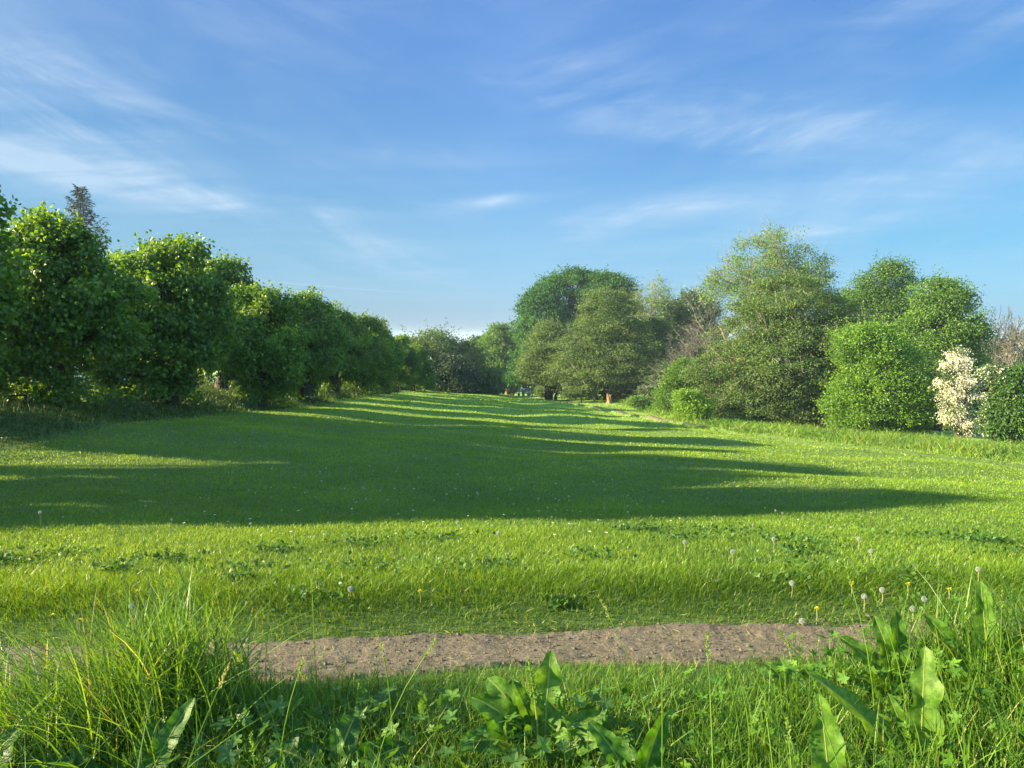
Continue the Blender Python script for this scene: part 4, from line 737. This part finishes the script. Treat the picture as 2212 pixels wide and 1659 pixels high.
def dand(x, y, h, label, grp):
    e = empty('dandelion', (x, y, float(T(x, y))), label, 'flower', grp); V, Fs = tube([(0, 0, 0), (.003, 0, h * .5), (0, 0, h)], .0022, 5); link('stem', mesh('stem', V, Fs), M['stem'], e)
    n = 90; a = r.uniform(0, 6.28, n); el_ = r.uniform(.05, 1.3, n); D_ = np.stack([np.cos(a) * np.cos(el_), np.sin(a) * np.cos(el_), np.sin(el_) * .6], 1)
    V, Fs = leaves(np.tile([0, 0, h], (n, 1)).astype(float), np.tile([0, 0, 1.], (n, 1)) + r.normal(size=(n, 3)) * .2, D_, r.uniform(.013, .02, n), .25, .05); link('flower_head', mesh('flower_head', V, Fs), M['yellow'], e); return e
def daisy():
    n = 16; a = np.arange(n) / n * 6.283; D_ = np.stack([np.cos(a), np.sin(a), np.full(n, .25)], 1); V, Fs = leaves(np.tile([0, 0, .05], (n, 1)) + D_ * .003, np.tile([0, 0, 1.], (n, 1)), D_, np.full(n, .011), .34, .02)
    V2, F2 = tube([(0, 0, 0), (0, 0, .05)], .001, 4); V3, F3 = tube([(0, 0, .049), (0, 0, .053), (0, 0, .055)], [.0035, .003, .001], 6)
    e = empty('daisy', (0, 0, 0)); link('petals', mesh('petals', V, Fs), M['petal'], e); link('stem', mesh('stem', V2, F2), M['stem'], e); link('centre', mesh('centre', V3, F3), M['yellow'], e); return e
def onfield(px, py):                                # photo point (1024 wide) to the lawn
    h = 1.6
    for _ in range(12): x, y = ray(px, py, h); h = CZ - float(T(x, y))
    return ray(px, py, h - .1)
# single clocks one can pick out in the photo (column, row in 3840 px)
S1 = [(2567, 2040, .12, 'dandelion clock just below the edge of the tree shade, right of centre'), (2747, 2070, .12, 'lower of the two dandelion clocks right below the shade edge, right of centre'), (2901, 2036, .14, 'dandelion clock on a tall stem right of the pair below the shade edge'),
      (3220, 2032, .13, 'dandelion clock alone in the sunlit lawn at the right, near the long shadow tip'), (3266, 2068, .12, 'dandelion clock below the one near the long shadow tip'), (2970, 2168, .12, 'faint dandelion clock in the sunlit lawn above the dark grass bank'),
      (3241, 2205, .13, 'dandelion clock on the grass bank, left of the large three'), (3309, 2186, .13, 'largest dandelion clock on top of the grass bank'), (3467, 2212, .13, 'large dandelion clock on the grass bank beside the tall docks'), (3424, 2240, .12, 'small closed dandelion clock low on the bank beside the tall docks'),
      (3668, 2140, .16, 'dandelion clock standing above the tall docks at the right'), (1715, 1970, .12, 'dandelion clock in the shade near its front edge, left of centre'), (1868, 2008, .12, 'dandelion clock just in the sun below the shade edge, centre'),
      (3008, 2262, .07, 'white clover head beside the yellow dandelion on the bank'), (490, 2236, .1, 'dandelion clock behind the arching grass tuft'), (1312, 2188, .1, 'dandelion clock in the near sunlit lawn left of the yellow dandelion'), (150, 1945, .2, 'tall dandelion stem with a small seed head at the far left shade edge')]
c0 = None
for px, py, h, lab in S1: x, y = onfield(px * .26667, (py + 8) * .26667); c = clock(x, y, h * .72, lab, 'dandelion clocks that stand out on the near lawn'); c0 = c0 or c
for k in range(95):
    while True:
        px = r.normal(560, 190) if k < 70 else r.uniform(20, 1010); py = r.uniform(425, 530)
        x, y = onfield(px, py)
        if left_edge(y) + .3 < x < right_edge(y): break
    copy_tree(c0, (x, y, float(T(x, y)) - .01), r.uniform(0, 6), r.uniform(.55, .9), 'small white dandelion clock scattered in the tree shade on the middle of the lawn', 'dandelion clocks scattered on the middle of the lawn')['category'] = 'flower'
for px, py, lab in [(195, 2275, 'yellow dandelion at the left behind the drooping grass'), (512, 2208, 'yellow dandelion above the arching grass tuft'), (295, 2290, 'small yellow flower just right of the left dandelion'), (1575, 2202, 'orange-yellow dandelion in the middle of the near lawn'), (3064, 2245, 'yellow dandelion on the bank above the path at the right'),
                    (3405, 2172, 'flat yellow dandelion behind the largest clock'), (3194, 2170, 'tiny yellow dandelion left of the largest clock'), (3560, 2185, 'yellow dandelion half hidden by the tall docks')]:
    x, y = onfield(px * .26667, (py + 6) * .26667); dand(x, y, .09, lab, 'yellow dandelions on the lawn')
d0 = daisy(); first = True
for k in range(120):
    while True:
        px = r.normal(500, 200); py = r.uniform(430, 535)
        x, y = onfield(px, py)
        if left_edge(y) + .3 < x < right_edge(y): break
    sc_ = r.uniform(.8, 1.2); lab, grp = 'tiny white daisy dotted in the lawn', 'daisies dotted over the lawn'
    if first: d0.location = (x, y, float(T(x, y))); d0.scale = (sc_,) * 3; tag(d0, lab, 'flower', grp); first = False
    else: copy_tree(d0, (x, y, float(T(x, y))), r.uniform(0, 6), sc_, lab, grp)['category'] = 'flower'

# ------------------------------------------------------------------ bench, posts, stumps
M['benchwood'] = solid('weathered_bench', (.13, .14, .15), .6, c2=(.09, .1, .11), scale=5, stretch=(.3, 3, 3), bump=.3)
M['plaque'] = solid('plaque', (.75, .77, .8), .3, c2=(.7, .72, .75))
M['orangewood'] = solid('torn_wood', (.36, .22, .10), .8, c2=(.13, .08, .045), scale=6, stretch=(2, 2, .3), bump=1.)
M['postwood'] = solid('post_wood', (.16, .12, .09), .8, c2=(.1, .08, .06)); M['greypost'] = solid('grey_post', (.3, .31, .31), .7)
d = 113; x = at(1131, d); z = float(T(x, d)); e = empty('park_bench', (x, d, z), 'chunky grey park bench with a white plaque at the far end of the lawn', 'bench', rz=R(4))
for s in (-1, 1):
    V, Fs, _ = join([box((s * .72, 0, .22), (.32, .62, .42)), box((s * .72, -.06, .62), (.1, .56, .07)), box((s * .72, .27, .75), (.12, .12, .9), R(-10)), box((s * .72, -.29, .5), (.1, .1, .24))]); link('end_frame', mesh('end_frame', V, Fs), M['benchwood'], e)
V, Fs, _ = join([box((0, -.2 + k * .14, .47), (1.95, .12, .06)) for k in range(4)]); link('seat', mesh('seat', V, Fs), M['benchwood'], e)
V, Fs, _ = join([box((0, .24 + k * .035, .68 + k * .2), (1.95, .055, .17), R(-10)) for k in range(3)]); bk = link('backrest', mesh('backrest', V, Fs), M['benchwood'], e)
V, Fs = box((0, .262, 1.09), (.38, .02, .13), R(-10)); link('plaque', mesh('plaque', V, Fs), M['plaque'], bk)
V, Fs = box((0, 0, .02), (2.5, 1.1, .1)); tag(link('bench_slab', mesh('bench_slab', V, Fs), M['greypost'], loc=(x, d, z - .03)), 'flat grey slab under the park bench', 'slab')
def snag(name, lab, dx, d, h, rad, seed, mat, grp=None, cat='stump'):
    r = np.random.default_rng(seed); x = at(dx, d); z = float(T(x, d)) - .05; k = 26; a = np.arange(k) / k * 2 * np.pi; lv = np.linspace(0, 1, 12)
    rim = h * (.72 + .28 * vnoise(a * 2 + 3, a * 0, 1.6, seed, 2) * 2); rows = []
    for t_ in lv:
        q = rad * (1.35 - .5 * min(t_ * 3, 1) + .12 * vnoise(a * 3, a * 0 + t_ * 3, 1.3, seed + 5, 2)) * (1 - .25 * t_); rows.append(np.stack([np.cos(a) * q, np.sin(a) * q, t_ * rim], 1))
    for t_ in (.8, .55): q = rad * .5 * t_ + 0 * a; rows.append(np.stack([np.cos(a) * q, np.sin(a) * q, rim * t_ * .9], 1))
    V = np.concatenate(rows + [np.array([[0, 0, h * .35]])]); n = len(rows); i = np.arange(n - 1)[:, None] * k; j = np.arange(k)[None]; Q = np.stack([i + j, i + (j + 1) % k, i + k + (j + 1) % k, i + k + j], -1).reshape(-1, 4)
    cap = np.stack([(n - 1) * k + np.arange(k), (n - 1) * k + (np.arange(k) + 1) % k, np.full(k, n * k)], 1)
    parts = [(V, [Q, cap], .5)]; m_ = 12; b = r.uniform(0, 6.28, m_); A_ = np.stack([np.cos(b) * rad * .7, np.sin(b) * rad * .7, np.full(m_, h * .5)], 1); B_ = A_ + np.stack([np.cos(b) * rad * .15, np.sin(b) * rad * .15, h * r.uniform(.25, .55, m_)], 1)
    V2, F2 = segs(A_, B_, rad * .2, rad * .03, 4); parts.append((V2, F2, .5)); V, Fs, _ = join(parts)
    return tag(link(name, mesh(name, V, Fs), mat, loc=(x, d, z)), lab, cat, grp)
snag('tree_stump', 'jagged orange-brown broken stump under the broad grey-green tree', 1316, 77, 1.15, .3, 401, M['orangewood'])
snag('tree_stump', 'tall thin orange-brown snag left of the bench', 1094, 117, 1.45, .26, 402, M['orangewood'])
snag('tree_stump', 'short brown stump at the crest left of the thin snag', 1069, 116, .6, .2, 403, M['postwood'])
for dx, h, lab, mt in ((1078, .85, 'dark wooden post between the short stump and the thin snag', 'postwood'), (1083, .95, 'pale grey post just left of the thin snag', 'greypost')):
    x = at(dx, 119); V, Fs, _ = join([tube([(0, 0, -.1), (0, 0, h), (0, 0, h + .04)], [.11, .1, .03], 8), tube([(0, 0, h - .2), (0, 0, h - .14)], .115, 8)]); tag(link('wooden_post', mesh('wooden_post', V, Fs), M[mt], loc=(x, 119, float(T(x, 119)))), lab, 'post')
# pale broken limb leaning beside the stump
x = at(1345, 80); z = float(T(x, 80)); V, Fs = tube([(0, 0, .1), (-.8, 0, 1.3), (-1.5, .2, 2.9), (-2.6, .4, 4.2)], [.09, .07, .05, .03], 6)
tag(link('fallen_branch', mesh('fallen_branch', V, Fs), M['palebark'], loc=(at(1286, 80), 80, float(T(at(1286, 80), 80)) - .1)), 'pale bare branch leaning into the grey-green tree left of the stump', 'branch')

# ------------------------------------------------------------------ parked cars
M['silver'] = solid('silver_paint', (.42, .41, .36), .3, .55, c2=(.40, .39, .34), coat=.6); M['blue'] = solid('blue_paint', (.02, .12, .5), .3, .2, c2=(.02, .11, .46), coat=.6); M['darkpaint'] = solid('dark_paint', (.03, .03, .07), .3, .2, coat=.6)
M['glass'] = solid('car_glass', (.05, .07, .09), .06, c2=(.05, .07, .09), spec=1., coat=1.); M['tyre'] = solid('tyre', (.02, .02, .02), .8); M['rim'] = solid('wheel_rim', (.5, .5, .5), .3, .8); M['trim'] = solid('black_trim', (.015, .015, .018), .5); M['chrome'] = solid('chrome', (.7, .7, .7), .15, 1.); M['lamp'] = solid('headlamp', (.6, .62, .65), .1, .1); M['plate'] = solid('number_plate', (.75, .75, .72), .4)
def car(x, y, rz, paint, label, L=3.95, H=1.5):
    z = float(T(x, y)) + .06; e = empty('parked_car', (x, y, z), label, 'car', 'cars parked behind the lime row', rz)
    s = np.linspace(-.5, .5, 33); X_ = s * L; W_ = .84 * (1 - .55 * np.abs(s * 2) ** 7)
    sh = np.interp(s, [-.5, -.46, -.3, 0, .2, .42, .47, .5], [.62, .86, .95, .93, .9, .82, .72, .5]); lo = np.interp(s, [-.5, -.45, .45, .5], [.34, .2, .2, .34])
    rf = np.interp(s, [-.47, -.42, -.3, -.05, .08, .25, .3], [0, .35, .52, .57, .5, .1, 0]); rf = np.clip(rf, 0, None) * (H / 1.5); rows = []
    for i in range(33):
        w_, b_, h_, r_ = W_[i], lo[i], sh[i], rf[i]; wr = w_ * (.76 if r_ > 0 else .9); top = h_ + r_ + .02
        half = [(w_ * .9, b_), (w_ * 1.0, b_ + .12), (w_ * 1.03, (b_ + h_) / 2 + .05), (w_ * .99, h_ - .06), (w_ * .94, h_), ((w_ * .94 + wr) / 2 if r_ > .05 else w_ * .8, h_ + r_ * .5 + .01), (wr, top - .04 if r_ > .05 else h_ + .02), (wr * .5, top + .01)]
        rows.append([(X_[i], a, c) for a, c in half] + [(X_[i], -a, c) for a, c in half[::-1]])
    V = np.array(rows); n, k = V.shape[:2]; V = V.reshape(-1, 3); i = np.arange(n - 1)[:, None] * k; j = np.arange(k)[None]; Q = np.stack([i + j, i + (j + 1) % k, i + k + (j + 1) % k, i + k + j], -1).reshape(-1, 4)
    link('body', mesh('body', V, [Q, np.array([list(range(k))[::-1], list(range((n - 1) * k, n * k))])], smooth=True), M[paint], e)
    for sd in (-1, 1):
        for x0, x1 in ((-.38, -.14), (-.12, .06), (.075, .19)):
            q = np.array([x0 + .01, x1 - .01, x1 - .02, x0 + .03]); tp = np.interp(q, s, sh + rf) ; hh = np.interp(q, s, sh)
            zz_ = np.array([hh[0] + .03, hh[1] + .03, tp[2] - .07, tp[3] - .07]); f_ = (zz_ - hh) / np.maximum(tp - hh, .05); yy_ = .84 * (.95 + (.77 - .95) * f_) + .016
            V = np.stack([q * L, sd * yy_, zz_], 1); V = np.concatenate([V, V - np.array([0, sd * .03, 0])]); link('window', mesh('window', V, [np.array([(0, 1, 2, 3), (7, 6, 5, 4), (0, 4, 5, 1), (1, 5, 6, 2), (2, 6, 7, 3), (3, 7, 4, 0)])]), M['glass'], e)
    for nm, xa, za, xb, zb in (('windscreen', .285, .93, .1, 1.38), ('rear_window', -.455, 1.0, -.36, 1.4)):
        V = np.array([(xa * L, -.66, za), (xa * L, .66, za), (xb * L, .56, zb), (xb * L, -.56, zb)]) + np.array([.05 if xa > 0 else -.05, 0, .03]); V = np.concatenate([V, V - np.array([0, 0, .03])]); link(nm, mesh(nm, V, [np.array([(0, 1, 2, 3), (7, 6, 5, 4), (0, 4, 5, 1), (1, 5, 6, 2), (2, 6, 7, 3), (3, 7, 4, 0)])]), M['glass'], e)
    for sx_ in (-.31, .32):
        for sd in (-1, 1):
            def cyl(prof_, mt, nm, par):
                k = 28; a = np.arange(k) / k * 6.2832; V = np.concatenate([np.stack([np.cos(a) * rr, np.full(k, sd * yy), np.sin(a) * rr], 1) for rr, yy in prof_]) + np.array([sx_ * L, 0, .31]); n = len(prof_); i = np.arange(n - 1)[:, None] * k; j = np.arange(k)[None]
                return link(nm, mesh(nm, V, [np.stack([i + j, i + (j + 1) % k, i + k + (j + 1) % k, i + k + j], -1).reshape(-1, 4), np.array([list(range((n - 1) * k, n * k))])]), mt, par)
            wa = cyl([(.39, .80), (.39, .872), (.36, .874), (.3, .862)], M['trim'], 'wheel_arch', e); wh = cyl([(.3, .68), (.31, .86), (.29, .885), (.21, .888)], M['tyre'], 'wheel', e); cyl([(.21, .88), (.2, .892), (.16, .88), (.06, .89), (.04, .9)], M['rim'], 'rim', wh)
    V, Fs, _ = join([box((L * .497, 0, .40), (.1, 1.3, .16)), box((L * .48, 0, .6), (.12, .8, .1))]); link('grille', mesh('grille', V, Fs), M['trim'], e)
    V, Fs = box((L * .512, 0, .46), (.03, .52, .11)); link('number_plate', mesh('number_plate', V, Fs), M['plate'], e)
    V, Fs = box((L * .508, 0, .33), (.05, 1.4, .025)); link('chrome_strip', mesh('chrome_strip', V, Fs), M['chrome'], e)
    for sd in (-1, 1):
        V, Fs = tube([(L * .44, sd * .6, .68), (L * .475, sd * .59, .67), (L * .486, sd * .58, .66)], [.14, .12, .05], 12); link('headlight', mesh('headlight', V, Fs), M['lamp'], e)
        V, Fs = box((L * .17, sd * .93, .98), (.12, .16, .11)); link('wing_mirror', mesh('wing_mirror', V, Fs), M[paint], e)
    return e
car(at(143, 47), 47, 0, 'silver', 'silver-beige rounded car parked side-on, seen under the large lime')
car(at(270, 50), 51.5, R(-88), 'blue', 'blue car facing the lawn with its number plate showing, right of the silver car')
car(at(10, 49), 49, R(3), 'darkpaint', 'dark car behind the nearest limes at the left edge')

# ------------------------------------------------------------------ haze
m = bpy.data.materials.new('haze'); m.use_nodes = True; t = NT(m.node_tree)
vol = t.n('ShaderNodeVolumePrincipled', {'Color': (.5, .66, .88, 1), 'Density': HAZE, 'Anisotropy': 0.}) if HAZE else None
if HAZE:
    o_ = t.n('ShaderNodeOutputMaterial'); t.nt.links.new(vol.outputs[0], o_.inputs['Volume'])
    V, Fs = box((0, 0, 0), (12880, 12880, 84.)); tag(link('haze', mesh('haze', V, Fs), m, loc=(0, 0, -62.5 - 3 + 42)), kind='stuff')
